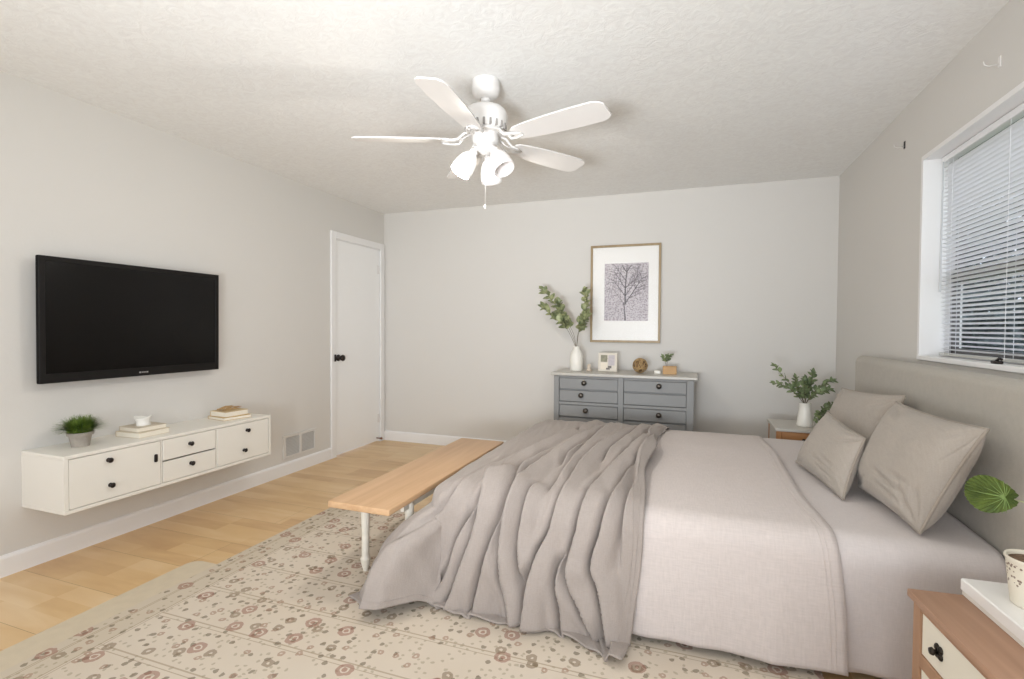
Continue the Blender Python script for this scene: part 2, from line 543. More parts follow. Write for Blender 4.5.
tube(bm, [(-0.024, hw-0.03, hh-0.03), (-0.027, hw-0.032, hh-0.5), (-0.026, hw-0.032, hh-0.66)], [0.003, 0.004, 0.0045], 6)
obj('tilt_wand', bm, mat('grey_wand', srgb(200, 202, 204), 0.3), bl)

# world beyond the window
M_lawn = mat('lawn', srgb(96, 112, 74), 0.9, var=0.2, vscale=3)
struct('ground', B(W+T+0.2, 40, -25, 35, -0.6, -0.5), M_lawn)
M_out = leafmat('garden_foliage', srgb(70, 78, 80), srgb(128, 138, 138), 0.8)
M_bark = mat('bark', srgb(98, 88, 80), 0.9)


def garden_tree(x, y, h, r, label, seed):
    rnd = random.Random(seed)
    t = empty('garden_tree', (x, y, -0.5), label, 'tree', group='garden trees outside the window')
    bm = bmesh.new()
    tube(bm, [(0, 0, 0), (0.05, 0.02, h*0.45), (0, 0, h*0.8)], [0.14, 0.10, 0.04], 8)
    obj('trunk', bm, M_bark, t, smooth=True)
    bm = bmesh.new()
    for k in range(2200):
        th = rnd.uniform(0, 2*PI); ph = math.acos(rnd.uniform(-1, 1)); rr = r*rnd.uniform(0.35, 1)**0.5
        c = Vector((rr*math.sin(ph)*math.cos(th), rr*math.sin(ph)*math.sin(th), h*0.62+rr*0.95*math.cos(ph)))
        s = rnd.uniform(0.10, 0.2)
        a = Vector((rnd.gauss(0, 1), rnd.gauss(0, 1), rnd.gauss(0, 1))).normalized(); b = a.orthogonal().normalized()
        vs = [bm.verts.new(c+a*s), bm.verts.new(c+b*s*0.5), bm.verts.new(c-a*s), bm.verts.new(c-b*s*0.5)]
        bm.faces.new(vs)
    obj('foliage', bm, M_out, t)


garden_tree(6.6, 8.4, 4.4, 1.6, 'nearest garden tree, seen through the far end of the blind', 1)
garden_tree(9.9, 9.6, 4.2, 1.6, 'bushy garden tree seen through the right-hand part of the blind', 2)
garden_tree(8.6, 15.0, 6.2, 2.8, 'tallest garden tree, standing farthest from the window', 3)
hd = empty('garden_hedge', (13.0, 12.0, -0.5), 'dense clipped hedge outside, seen low through the blind', 'hedge')
bm = bmesh.new(); rnd = random.Random(8)
box(bm, -0.35, 0.35, -10.5, 10.5, 0, 2.3)
for k in range(5200):
    c = Vector((rnd.uniform(-0.5, 0.3), rnd.uniform(-10.6, 10.6), rnd.uniform(0.1, 2.5+0.15*math.sin(k))))
    s_ = rnd.uniform(0.04, 0.09)
    a = Vector((rnd.gauss(0, 1), rnd.gauss(0, 1), rnd.gauss(0, 1))).normalized(); b = a.orthogonal().normalized()
    bm.faces.new([bm.verts.new(c+a*s_), bm.verts.new(c+b*s_*0.5), bm.verts.new(c-a*s_), bm.verts.new(c-b*s_*0.5)])
obj('hedge_foliage', bm, M_out, hd)

# curtain brackets left on the wall above the window
for i, (y, z, lb) in enumerate(((3.33, 2.237, 'small metal curtain bracket left of the window near the ceiling'),
                                (2.43, 2.241, 'small pale curtain bracket above the middle of the window'))):
    t = empty('curtain_bracket', (W, y, z), lb, 'bracket', group='curtain brackets above the window')
    obj('wall_plate', B(-0.004, 0, -0.008, 0.008, -0.02, 0.02, 0.001), M_dark if i == 0 else M_fan, t)
    bm = bmesh.new()
    tube(bm, [(-0.003, 0, -0.008), (-0.035, 0, -0.012), (-0.048, 0, -0.004), (-0.051, 0, 0.008)], 0.0022, 6)
    obj('hook', bm, M_fan, t, smooth=True)

# ------------------------------------------------------------------ air vent on the left wall
v = empty('wall_vent', (0, 3.385, 0.135), 'white metal air vent with two louvred panels low on the left wall', 'vent')
bm = bmesh.new()
hy, hz = 0.192, 0.192
for a in ((-hy, hy, 0, 0.022), (-hy, hy, hz-0.022, hz)): box(bm, 0, 0.012, a[0], a[1], a[2], a[3], 0.002)
for a in ((-hy, -hy+0.028), (hy-0.028, hy), (-0.012, 0.012)): box(bm, 0, 0.012, a[0], a[1], 0.02, hz-0.02, 0.002)
obj('vent_frame', bm, M_wall, v)
bm = bmesh.new()
for k in range(12):
    z = 0.03+k*0.0118
    box(bm, -0.004, 0.004, -hy+0.025, hy-0.025, -0.0008, 0.0008, M=Matrix.Translation((0.005, 0, z)) @ Matrix.Rotation(R(40), 4, 'Y'))
obj('louvre', bm, mat('vent_grey', srgb(206, 203, 198), 0.5), v)
obj('vent_back', B(0.0002, 0.001, -hy+0.02, hy-0.02, 0.02, hz-0.02), mat('vent_shadow', srgb(186, 183, 179), 0.8), v)

# ------------------------------------------------------------------ television
tv = empty('television', (0, 2.044, 0.926), 'flat black television mounted on the left wall', 'television')
tw, th_ = 0.502, 0.645
tm = Matrix.Translation((0.042, 0, 0)) @ Matrix.Rotation(R(0.6), 4, 'Y')
bm = bmesh.new(); box(bm, 0.012, 0.035, -tw, tw, 0, th_, 0.006, 2, M=tm)
box(bm, 0.0, 0.013, -tw+0.06, tw-0.06, 0.06, th_-0.06, 0.004, M=tm)
obj('casing', bm, mat('tv_case', srgb(8, 6, 6), 0.8, spec=0.25), tv)
fr = bmesh.new()
for a in ((-tw, tw, 0, 0.05), (-tw, tw, th_-0.028, th_), (-tw, -tw+0.028, 0.04, th_-0.02), (tw-0.028, tw, 0.04, th_-0.02)):
    box(fr, 0.034, 0.042, a[0]+0.001, a[1]-0.001, a[2]+0.001, a[3]-0.001, 0.002, M=tm)
obj('bezel', fr, mat('tv_bezel', srgb(12, 9, 8), 0.6, spec=0.3), tv)
ms = mat('tv_screen', srgb(11, 9, 8), 0.22, spec=0.3)
obj('screen', B(0.035, 0.038, -tw+0.027, tw-0.027, 0.05, th_-0.027, M=tm), ms, tv)
bm = bmesh.new()
for k in range(4):
    y = -0.0245+k*0.0135
    if k == 0 or k == 3:
        box(bm, 0.0418, 0.043, y, y+0.010, 0.018, 0.026, M=tm)
    else:
        box(bm, 0.0418, 0.043, y, y+0.003, 0.018, 0.026, M=tm); box(bm, 0.0418, 0.043, y+0.007, y+0.010, 0.018, 0.026, M=tm)
        box(bm, 0.0418, 0.043, y, y+0.010, 0.0205, 0.0235, M=tm)
obj('maker_mark', bm, mat('silver_mark', srgb(170, 168, 166), 0.4), tv)
obj('wall_mount', B(0, 0.06, -0.2, 0.2, 0.18, 0.48), M_black, tv)

# ------------------------------------------------------------------ wall-hung media cabinet
cb = empty('floating_cabinet', (0, 2.128, 0.312), 'long white floating cabinet mounted on the left wall under the television', 'cabinet')
cw, cd, ch = 0.622, 0.33, 0.283
FT = 0.018
bm = bmesh.new()
box(bm, 0, cd, -cw, cw, ch-FT, ch, 0.002)
box(bm, 0, cd, -cw, cw, 0, FT, 0.002)
box(bm, 0, cd, -cw, -cw+FT, FT, ch-FT); box(bm, 0, cd, cw-FT, cw, FT, ch-FT)
box(bm, 0, 0.01, -cw+FT, cw-FT, FT, ch-FT)
for yy in (-0.153, 0.192): box(bm, 0.01, cd-0.004, yy-0.004, yy+0.004, FT, ch-FT)
obj('body', bm, M_white, cb)


def knob(parent, loc, s=1.0, mt=M_dark, ax='x'):
    rot = {'x': Matrix.Rotation(R(90), 4, 'Y'), '-x': Matrix.Rotation(R(-90), 4, 'Y'), '-y': Matrix.Rotation(R(90), 4, 'X')}[ax]
    pr = [(0.013*s, 0), (0.013*s, 0.002*s), (0.006*s, 0.005*s), (0.006*s, 0.012*s), (0.014*s, 0.018*s), (0.016*s, 0.024*s), (0.011*s, 0.029*s), (0, 0.030*s)]
    return obj('knob', LT(pr, 16, Matrix.Translation(loc) @ rot), mt, parent, smooth=True)


def front(name, y0, y1, z0, z1, knobs, parent):
    bm = bmesh.new()
    g = 0.003
    box(bm, cd-0.018, cd-0.001, y0+g, y1-g, z0+g, z1-g, 0.002)
    f = obj(name, bm, M_white, parent)
    for ky, kz in knobs: knob(f, (cd-0.001, ky, kz), 0.85)
    return f


y_ = lambda w: w-2.128
z_ = lambda w: w-0.312
f1 = front('cabinet_door', -cw+FT, -0.157, FT, ch-FT, [(y_(1.70), z_(0.533)), (y_(1.708), z_(0.402))], cb)
bm = bmesh.new(); box(bm, cd-0.001, cd+0.008, y_(1.930), y_(1.948), z_(0.462), z_(0.506), 0.006, 2)
obj('finger_pull', bm, M_dark, f1)
front('drawer', -0.149, 0.188, ch/2+0.001, ch-FT, [(y_(2.142), z_(0.523))], cb)
front('drawer', -0.149, 0.188, FT, ch/2-0.001, [(y_(2.148), z_(0.404))], cb)
front('cabinet_door', 0.196, cw-FT, FT, ch-FT, [(y_(2.548), z_(0.525)), (y_(2.523), z_(0.396))], cb)

# ------------------------------------------------------------------ potted grass on the cabinet
CT = 0.312+ch
pg = empty('potted_grass', (0.155, 1.675, CT), 'bushy green grass in a grey clay pot on the left end of the white cabinet', 'plant')
M_clay = mat('rough_grey_clay', srgb(160, 152, 142), 0.85, var=0.12, vscale=30, bump=0.4, bscale=60)
obj('pot', LT([(0.038, 0), (0.043, 0.03), (0.048, 0.058), (0.056, 0.060), (0.057, 0.075), (0.049, 0.075), (0.046, 0.062), (0, 0.062)], 24), M_clay, pg, smooth=True, angle=50)
bm = bmesh.new(); rnd = random.Random(3)
for k in range(1100):
    a = rnd.uniform(0, 2*PI); r0 = 0.04*math.sqrt(rnd.random()); lean = rnd.uniform(0, 1)**0.8
    b0 = Vector((r0*math.cos(a), r0*math.sin(a), 0.065))
    L = rnd.uniform(0.075, 0.105)
    d = Vector((math.cos(a), math.sin(a), 0))
    side = Vector((-math.sin(a), math.cos(a), 0))*0.0028
    prev = None
    for s in range(5):
        t = s/4
        ang = lean*1.15*(0.5+t*0.7)
        c = b0+d*(L*t*math.sin(ang))+Vector((0, 0, L*t*math.cos(ang)*0.95))
        w = side*(1-t*0.85)
        cur = (bm.verts.new(c-w), bm.verts.new(c+w))
        if prev: bm.faces.new((prev[0], prev[1], cur[1], cur[0]))
        prev = cur
tag(obj('grass_blades', bm, M_grass, pg), kind='stuff')


# ------------------------------------------------------------------ books
def book(name, w, d, h, cover, parent=None, loc=(0, 0, 0), rz=0, label=None, group=None):
    """lying flat; spine on the -x side; w along x, d along y"""
    t = empty(name, loc, label, 'book', rz, group or 'books lying on the white cabinet')
    c = 0.0022
    bm = bmesh.new()
    box(bm, -w/2, w/2, -d/2, d/2, 0, c, 0.0005); box(bm, -w/2, w/2, -d/2, d/2, h-c, h, 0.0005)
    box(bm, -w/2, -w/2+c, -d/2, d/2, c, h-c)
    obj('cover', bm, cover, t)
    obj('pages', B(-w/2+c, w/2-0.003, -d/2+0.003, d/2-0.003, c, h-c), M_paper, t)
    return t


M_bk1 = mat('cream_cover', srgb(206, 192, 168), 0.6)
M_bk2 = mat('grey_cream_cover', srgb(200, 188, 168), 0.6)
M_bk3 = mat('tan_cover', srgb(206, 182, 140), 0.6)
M_bk4 = mat('ochre_cover', srgb(190, 160, 108), 0.6)
GB = None
book('book', 0.175, 0.185, 0.030, M_bk1, loc=(0.165, 1.985, CT), rz=R(4), label='thick cream book at the bottom of the stack under the white tissue on the cabinet')
book('book', 0.155, 0.165, 0.024, M_bk2, loc=(0.158, 1.99, CT+0.0302), rz=R(-1), label='thinner cream book on top of the stack, carrying the white tissue')
# crumpled white tissue / folded napkin
bm = bmesh.new()
def tis(u, v):
    a = 2*PI*u
    hgt = v
    r = 0.030-0.012*v+0.017*v*v + 0.005*math.sin(3*a+1)*v
    ztop = 0.048*hgt + (0.007*math.sin(2*a+0.5)+0.002*math.sin(5*a))*v
    return Vector((r*math.cos(a)*1.0, r*math.sin(a)*1.25, ztop))
grid(bm, 40, 8, tis)
bmesh.ops.remove_doubles(bm, verts=bm.verts, dist=1e-5)
nap = obj('folded_napkin', bm, mat('white_cotton', srgb(236, 234, 228), 0.9, bump=0.2, bscale=80), None, smooth=True, loc=(0.168, 1.985, CT+0.0545))
tag(nap, 'crumpled white napkin standing on the cream books on the cabinet', 'napkin')
mod_solid(nap, 0.002)
book('book', 0.18, 0.195, 0.020, M_bk4, loc=(0.165, 2.56, CT), rz=R(-9), label='ochre book lying at the bottom of the right-hand stack on the cabinet')
book('book', 0.155, 0.17, 0.034, M_bk3, loc=(0.162, 2.56, CT+0.0202), rz=R(-5), label='tan book with cream pages lying on the ochre book on the cabinet')
# twig garland resting on those books
tg = empty('dried_twig_bundle', (0.15, 2.565, CT+0.0544), 'small bundle of dried tan twigs lying on the right-hand books of the cabinet', 'dried twigs')
rnd = random.Random(5)
M_twig = mat('dried_twig', srgb(184, 150, 104), 0.8, var=0.15, vscale=60)
for k in range(14):
    bm = bmesh.new()
    a = rnd.uniform(-0.7, 0.7)+PI/2
    L = rnd.uniform(0.05, 0.085)
    c = Vector((rnd.uniform(-0.04, 0.04), rnd.uniform(-0.02, 0.02), 0.004+0.0028*(k % 5)))
    d = Vector((math.cos(a), math.sin(a), rnd.uniform(-0.02, 0.12)))
    pts = [c-d*L, c-d*L*0.3+Vector((0, 0, 0.004)), c+d*L*0.4+Vector((0, 0, 0.006)), c+d*L]
    pts = [Vector((p.x, p.y, max(0.004, p.z))) for p in pts]
    tube(bm, pts, [0.003, 0.0036, 0.003, 0.0018], 5)
    obj('twig', bm, M_twig, tg, smooth=True)

# ------------------------------------------------------------------ rug
def rug_mat():
    m, n, p = nt('floral_rug')
    p.inputs['Roughness'].default_value = 0.95; p.inputs['Specular IOR Level'].default_value = 0.1
    tc = N(n, 'ShaderNodeTexCoord')
    sep = N(n, 'ShaderNodeSeparateXYZ'); n.links.new(tc.outputs['Object'], sep.inputs[0])
    L = n.links.new
    def math_(op, a, b=None, c=None):
        x = N(n, 'ShaderNodeMath', operation=op)
        for i, v in enumerate((a, b, c)):
            if v is None: continue
            if isinstance(v, (int, float)): x.inputs[i].default_value = v
            else: L(v, x.inputs[i])
        return x.outputs[0]
    X, Y = sep.outputs[0], sep.outputs[1]
    def lines(coord, offs, w):
        r = None
        for o in offs:
            d = math_('ABSOLUTE', math_('SUBTRACT', coord, o))
            s = math_('LESS_THAN', d, w)
            r = s if r is None else math_('MAXIMUM', r, s)
        return r
    # repeated panels (rows of rosettes) across the field
    ym = math_('PINGPONG', Y, 0.115)
    band = math_('LESS_THAN', ym, 0.0035)
    ym2 = math_('PINGPONG', math_('ADD', Y, 0.02), 0.115)
    band2 = math_('LESS_THAN', ym2, 0.002)
    border = lines(X, (0.055, 0.065, 0.155, 0.168), 0.0025)
    field = math_('GREATER_THAN', X, 0.165)
    bands = math_('MULTIPLY', math_('MAXIMUM', band, band2), field)
    line = math_('MAXIMUM', border, bands)
    # distorted coords
    nz = N(n, 'ShaderNodeTexNoise', i_Scale=45.0, i_Detail=2.0); L(tc.outputs['Object'], nz.inputs['Vector'])
    vs = N(n, 'ShaderNodeVectorMath', operation='SUBTRACT'); L(nz.outputs['Color'], vs.inputs[0]); vs.inputs[1].default_value = (0.5, 0.5, 0.5)
    vm = N(n, 'ShaderNodeVectorMath', operation='SCALE'); L(vs.outputs[0], vm.inputs[0]); vm.inputs['Scale'].default_value = 0.018
    va = N(n, 'ShaderNodeVectorMath', operation='ADD'); L(tc.outputs['Object'], va.inputs[0]); L(vm.outputs[0], va.inputs[1])
    base = N(n, 'ShaderNodeMix', data_type='RGBA')
    nb = N(n, 'ShaderNodeTexNoise', i_Scale=2.2, i_Detail=2.0); L(tc.outputs['Object'], nb.inputs['Vector'])
    base.inputs[6].default_value = srgb(216, 205, 190); base.inputs[7].default_value = srgb(204, 190, 172)
    L(nb.outputs['Fac'], base.inputs[0])
    cur = base.outputs[2]
    def over(mask, col, amt=1.0):
        nonlocal cur
        x = N(n, 'ShaderNodeMix', data_type='RGBA')
        f = math_('MULTIPLY', mask, amt)
        L(f, x.inputs[0]); L(cur, x.inputs[6]); x.inputs[7].default_value = col
        cur = x.outputs[2]
    over(math_('LESS_THAN', X, 0.16), srgb(190, 177, 156), 0.5)
    over(line, srgb(160, 142, 118), 0.6)
    def dots(scale, rad, rin, col, amt, keep, rnd=0.8, off=0.0):
        mp = N(n, 'ShaderNodeMapping'); mp.inputs['Location'].default_value = (off, off*1.7, 0)
        L(va.outputs[0], mp.inputs['Vector'])
        vo = N(n, 'ShaderNodeTexVoronoi', i_Scale=scale, i_Randomness=rnd); vo.voronoi_dimensions = '2D'
        L(mp.outputs['Vector'], vo.inputs['Vector'])
        sc = N(n, 'ShaderNodeSeparateColor'); L(vo.outputs['Color'], sc.inputs['Color'])
        a = math_('LESS_THAN', vo.outputs['Distance'], rad)
        if rin: a = math_('MULTIPLY', a, math_('GREATER_THAN', vo.outputs['Distance'], rin))
        a = math_('MULTIPLY', a, math_('LESS_THAN', sc.outputs[0], keep))
        over(a, col, amt)
    dots(34, 0.22, 0, srgb(156, 144, 120), 0.50, 0.45)
    dots(24, 0.24, 0, srgb(112, 100, 80), 0.65, 0.26, off=3.1)
    dots(15, 0.20, 0.06, srgb(158, 124, 104), 0.60, 0.30, off=7.7)
    dots(6.3, 0.20, 0.10, srgb(150, 104, 90), 0.60, 0.55, 0.7)
    dots(6.3, 0.06, 0, srgb(150, 100, 86), 0.65, 0.55, 0.7)
    dots(8.0, 0.17, 0.05, srgb(128, 108, 86), 0.6, 0.45, 0.8, 5.3)
    L(cur, p.inputs['Base Color'])
    b = N(n, 'ShaderNodeBump', i_Strength=0.4, i_Distance=0.003)
    nf = N(n, 'ShaderNodeTexNoise', i_Scale=400.0, i_Detail=1.0); L(tc.outputs['Object'], nf.inputs['Vector'])
    L(nf.outputs['Fac'], b.inputs['Height']); L(b.outputs['Normal'], p.inputs['Normal'])
    return m


def flat_slab(pts, z0, z1, bev=0.004):
    bm = bmesh.new()
    prism(bm, pts, z1-z0, z0=z0)
    es = [e for e in bm.edges if all(abs(v.co.z-z1) < 1e-6 for v in e.verts)]
    bmesh.ops.bevel(bm, geom=es, offset=bev, segments=2, affect='EDGES')
    return bm


# local origin at the far left corner of the rug, rotated to follow its slightly skewed edge
rug = obj('area_rug', flat_slab([(0, 0), (2.70, 0), (2.70, -3.4), (0, -3.4)], 0.006, 0.016), rug_mat(), None, loc=(0.90, 2.84, 0))
rug.rotation_euler = (0, 0, R(0.4))
rug.location = (0.875, 2.84, 0)
tag(rug, 'large faded cream rug with small brown and red floral medallions under the bed and bench', 'rug')
pad = []
for k in range(7):
    a = R(90)*k/6
    pad.append((0.05-0.05*math.sin(PI/2-a) if False else 0.05*(1-math.cos(a)), -0.05+0.05*math.sin(a)))
pts = [(0.0, -2.9)] + pad + [(0.5, 0.0), (0.5, -2.9)]
rp = obj('rug_underlay', flat_slab(pts, 0.0, 0.006, 0.002), mat('beige_felt', srgb(202, 188, 164), 0.95, var=0.03, vscale=20, bump=0.2, bscale=200), None, loc=(0.715, 1.87, 0))
rp.rotation_euler = (0, 0, R(0.8))
tag(rp, 'plain beige underlay strip showing along the left edge of the floral rug', 'rug underlay')

# ------------------------------------------------------------------ bench
BZ = 0.42
bn = empty('bench', (1.73, 2.57, 0), 'narrow wooden bench with turned white legs standing at the foot of the bed', 'bench')
bx0, bx1, by0, by1 = 1.565-1.73, 1.895-1.73, 1.865-2.57, 3.29-2.57
bm = bmesh.new(); box(bm, bx0, bx1, by0, by1, BZ-0.03, BZ, 0.006, 3)
obj('bench_top', bm, M_bench_wood, bn, smooth=True, angle=40)
bm = bmesh.new()
box(bm, bx0+0.05, bx0+0.068, by0+0.20, by1-0.20, BZ-0.085, BZ-0.03); box(bm, bx1-0.068, bx1-0.05, by0+0.20, by1-0.20, BZ-0.085, BZ-0.03)
obj('apron', bm, M_turned, bn)
RZT = 0.016
lp = [(0.012, 0), (0.013, 0.006), (0.020, 0.03), (0.024, 0.052), (0.026, 0.06), (0.019, 0.066), (0.018, 0.08), (0.0185, 0.16), (0.019, 0.17),
      (0.0165, 0.176), (0.018, 0.184), (0.021, 0.25), (0.022, 0.30), (0.023, 0.335), (0.018, 0.342), (0.024, 0.352), (0.024, BZ-0.03-RZT)]
for x in (bx0+0.062, bx1-0.062):
    for y in ((by0+0.20, by1-0.20) if x < 0 else (by0+0.27, by1-0.20)):
        obj('leg', LT(lp, 18, Matrix.Translation((x, y, RZT+0.0005))), M_turned, bn, smooth=True, angle=50)

# ------------------------------------------------------------------ bed
MX0, MX1, MY0, MY1, MZ = 2.03, 4.09, 1.99, 3.74, 0.50
bed = empty('bed', (3.1, 2.86, 0), 'large bed with a tall grey upholstered headboard against the window wall', 'bed')
ox, oy = 3.1, 2.86


def drape(x, y, up_=0.0, xe=MX0, yn=MY0, yf=MY1, Rr=0.085, zt=MZ, flare=0.05, zmin=0.012, crown=0.02, bulge=0.0):
    """a flat cloth point (x, y) laid over the bed: past the foot or side edges it rounds over and hangs"""
    xr, yr, yfr = xe+Rr, yn+Rr, yf-Rr
    a = max(0, xr-x); b = max(0, yr-y); c = max(0, y-yfr)
    bb = b if b > 0 else c
    sy = -1 if b > 0 else 1
    d = math.hypot(a, bb)
    px, py = max(x, xr), min(max(y, yr), yfr)
    cu = (py-yr)/(yfr-yr); cv = (px-xr)/(MX1-xr)
    top = zt+crown*(1-(2*cu-1)**4)*min(1, cv*6+0.3)
    if d < 1e-9: return Vector((px, py, top+up_)), 0
    dx, dy = -a/d, sy*bb/d
    R2 = Rr+up_
    q = Rr*PI/2
    if d < q:
        t = d/Rr
        out, z = R2*math.sin(t), top-Rr+R2*math.cos(t)
    else:
        rest = d-q
        z = top-Rr-rest*math.cos(flare)
        out = R2+rest*math.sin(flare)+bulge*(1-math.exp(-rest/0.10))
        if z < zmin+up_*0.3:
            ex = zmin+up_*0.3-z
            z = zmin+up_*0.3; out += ex*0.9
    return Vector((px+dx*out, py+dy*out, z)), d


bm = bmesh.new(); box(bm, MX0+0.03-ox, MX1-ox, MY0+0.03-oy, MY1-0.03-oy, 0.06, 0.24, 0.01, 2)
obj('bed_base', bm, M_head, bed)
bm = bmesh.new(); box(bm, MX0+0.012-ox, MX1-ox, MY0+0.012-oy, MY1-0.012-oy, 0.24, MZ-0.004, 0.07, 5)
obj('mattress', bm, M_bed_sheet, bed, smooth=True)
for x, y in ((MX0+0.12, MY0+0.12), (MX0+0.12, MY1-0.12), (MX1-0.12, MY0+0.12), (MX1-0.12, MY1-0.12)):
    obj('leg', LT([(0.02, 0.017), (0.028, 0.06)], 12, Matrix.Translation((x-ox, y-oy, 0))), M_dark, bed)
# headboard: rounded upholstered slab
HBX0, HBX1, HY0, HY1, HZ = 4.095, 4.195, 1.80, 3.685, 1.062
bm = bmesh.new(); box(bm, HBX0-ox, HBX1-ox, HY0-oy, HY1-oy, 0.02, HZ, 0.042, 6)
obj('headboard', bm, M_head, bed, smooth=True)

# sheet at the head end, hanging on the near side
SX0 = 3.30
LEN_SH = 0.50


def sheet_pt(u, v):
    x = SX0+(MX1-0.004-SX0)*u
    y0 = MY0+0.085-0.133-(MZ-0.085-0.035)   # flat coordinate of near hem
    y1 = MY1+0.25
    y = y0+(y1-y0)*v
    P, d = drape(x, y, 0.002, flare=-0.02, crown=0.004)
    if d > 0.1 and y < MY0:
        k = smoothstep(0.1, 0.5, d)
        P.y += k*(0.006*math.sin(x*19)+0.004*math.sin(x*41+1))
        P.z += 0.006*k*math.sin(x*7)
    # soft settle near the headboard and a slight softness on top
    P.z += 0.003*mnoise.noise(Vector((x*5, y*5, 2)))
    return P
bm = bmesh.new(); grid(bm, 50, 120, sheet_pt)
sh = obj('bed_sheet', bm, M_bed_sheet, None, smooth=True)
tag(sh, 'pale grey sheet covering the head end of the mattress under the cushions', 'sheet')
mod_solid(sh, 0.003, 0)

# coverlet
CX1 = 3.585


def cover_flat(u, v, grow=0.0):
    x0 = MX0+0.085-0.133-0.26
    y0 = MY0+0.085-0.133-(MZ-0.085-0.045)
    y1 = MY1+0.18
    y0 += 0.16*smoothstep(MX0+0.25, MX0-0.1, x0+(CX1-x0)*u)
    y = y0+(y1-y0)*v
    xr = CX1+0.012*math.sin(y*2.1)-0.03*smoothstep(3.0, 3.7, y)+0.065*smoothstep(2.5, 1.7, y)
    return x0+(xr-x0)*u, y


def cover_fn(up_, x, y):
    P, d = drape(x, y, up_, flare=0.07, zmin=0.032)
    if d > 0.1 and y < MY0:
        k = smoothstep(0.1, 0.5, d)
        P.y -= k*(0.007*math.sin(x*15+0.6)+0.010*math.exp(-((x-3.17)/0.05)**2)-0.006*math.exp(-((x-3.06)/0.05)**2)+0.008*math.exp(-((x-3.42)/0.03)**2))
    P.z += 0.004*mnoise.noise(Vector((x*4, y*4, 7)))
    return P


def cover_pt(u, v):
    x, y = cover_flat(u, v)
    return cover_fn(0.011, x, y)
bm = bmesh.new(); grid(bm, 90, 150, cover_pt)
cv = obj('coverlet', bm, M_cover, None, smooth=True)
tag(cv, 'grey-beige textured coverlet spread over the bed with a stitched border near the cushions', 'coverlet')
mod_solid(cv, 0.006, 0)
# stitched border lines of the coverlet: raised welts
for off in (0.035, 0.05):
    bm = bmesh.new()
    pts = []
    for j in range(121):
        x, y = cover_flat(1, j/120)
        pts.append(cover_fn(0.0145, x-off, y))
    tube(bm, pts, 0.0016, 5)
    obj('stitched_welt', bm, M_cover, cv, smooth=True)


# ------------------------------------------------------------------ throw
FOLDS = [
    ([(2.24, 2.60), (2.22, 2.20), (2.16, 1.98), (2.02, 1.88), (1.92, 1.80), (1.84, 1.66)], 0.7),
    ([(2.40, 2.40), (2.37, 2.18), (2.30, 2.00), (2.22, 1.84), (2.18, 1.70), (2.10, 1.58), (2.02, 1.46)], 0.8),
    ([(2.44, 3.60), (2.40, 3.10), (2.36, 2.64), (2.32, 2.34), (2.33, 2.10), (2.31, 1.90), (2.26, 1.74), (2.20, 1.58), (2.10, 1.42)], 1.15),
    ([(2.42, 2.75), (2.41, 2.24), (2.42, 2.02), (2.39, 1.90), (2.36, 1.78), (2.32, 1.62)], 0.9),
    ([(2.58, 3.70), (2.54, 3.10), (2.50, 2.74), (2.46, 2.30), (2.45, 2.06), (2.43, 1.90), (2.43, 1.72), (2.47, 1.60)], 1.0),
    ([(2.62, 3.50), (2.59, 3.00), (2.56, 2.60), (2.55, 2.30)], 0.8),
    ([(2.76, 3.72), (2.74, 3.18), (2.69, 2.76), (2.66, 2.40), (2.66, 2.10), (2.63, 1.94), (2.58, 1.82), (2.55, 1.66), (2.56, 1.42)], 1.1),
    ([(2.90, 3.72), (2.87, 3.00), (2.82, 2.50), (2.77, 2.10), (2.74, 1.96), (2.71, 1.78), (2.76, 1.66), (2.82, 1.56)], 1.1),
    ([(2.95, 3.50), (2.94, 2.92), (2.89, 2.40), (2.87, 2.10), (2.83, 1.96), (2.80, 1.82), (2.84, 1.70)], 1.0),
    ([(2.84, 3.74), (2.81, 3.20), (2.76, 2.80), (2.72, 2.40)], 0.9),
    ([(2.67, 3.74), (2.64, 3.40), (2.62, 3.05), (2.61, 2.70), (2.60, 2.20), (2.56, 2.0)], 0.9),
    ([(2.94, 3.74), (2.91, 3.35), (2.90, 3.10)], 0.8),
    ([(2.50, 3.74), (2.47, 3.45), (2.44, 3.20)], 0.7),
    ([(2.52, 2.12), (2.50, 1.98), (2.49, 1.85), (2.52, 1.70)], 0.7),
    ([(2.68, 1.86), (2.66, 1.74), (2.68, 1.6)], 0.8),
    ([(2.99, 3.70), (2.96, 3.16), (2.92, 2.60), (2.92, 2.16), (2.90, 1.96), (2.88, 1.78)], 0.7),
]


def catmull(P, k=5):
    out = []
    for i in range(len(P)-1):
        p0, p1, p2, p3 = P[max(i-1, 0)], P[i], P[i+1], P[min(i+2, len(P)-1)]
        for j in range(k):
            t = j/k
            out.append(tuple(0.5*((2*b)+(c-a)*t+(2*a-5*b+4*c-d)*t*t+(3*b-a-3*c+d)*t**3) for a, b, c, d in zip(p0, p1, p2, p3)))
    out.append(P[-1])
    return out


FL = []
for P, A in FOLDS:
    E_ = P[-1][1] < 1.75
    if E_:
        (ax, ay), (bx, by) = P[-2], P[-1]
        k = (by-1.25)/(ay-by)
        P = P+[(bx+(bx-ax)*k*0.6, 1.25)]
    FL.append((catmull(P), A, E_))


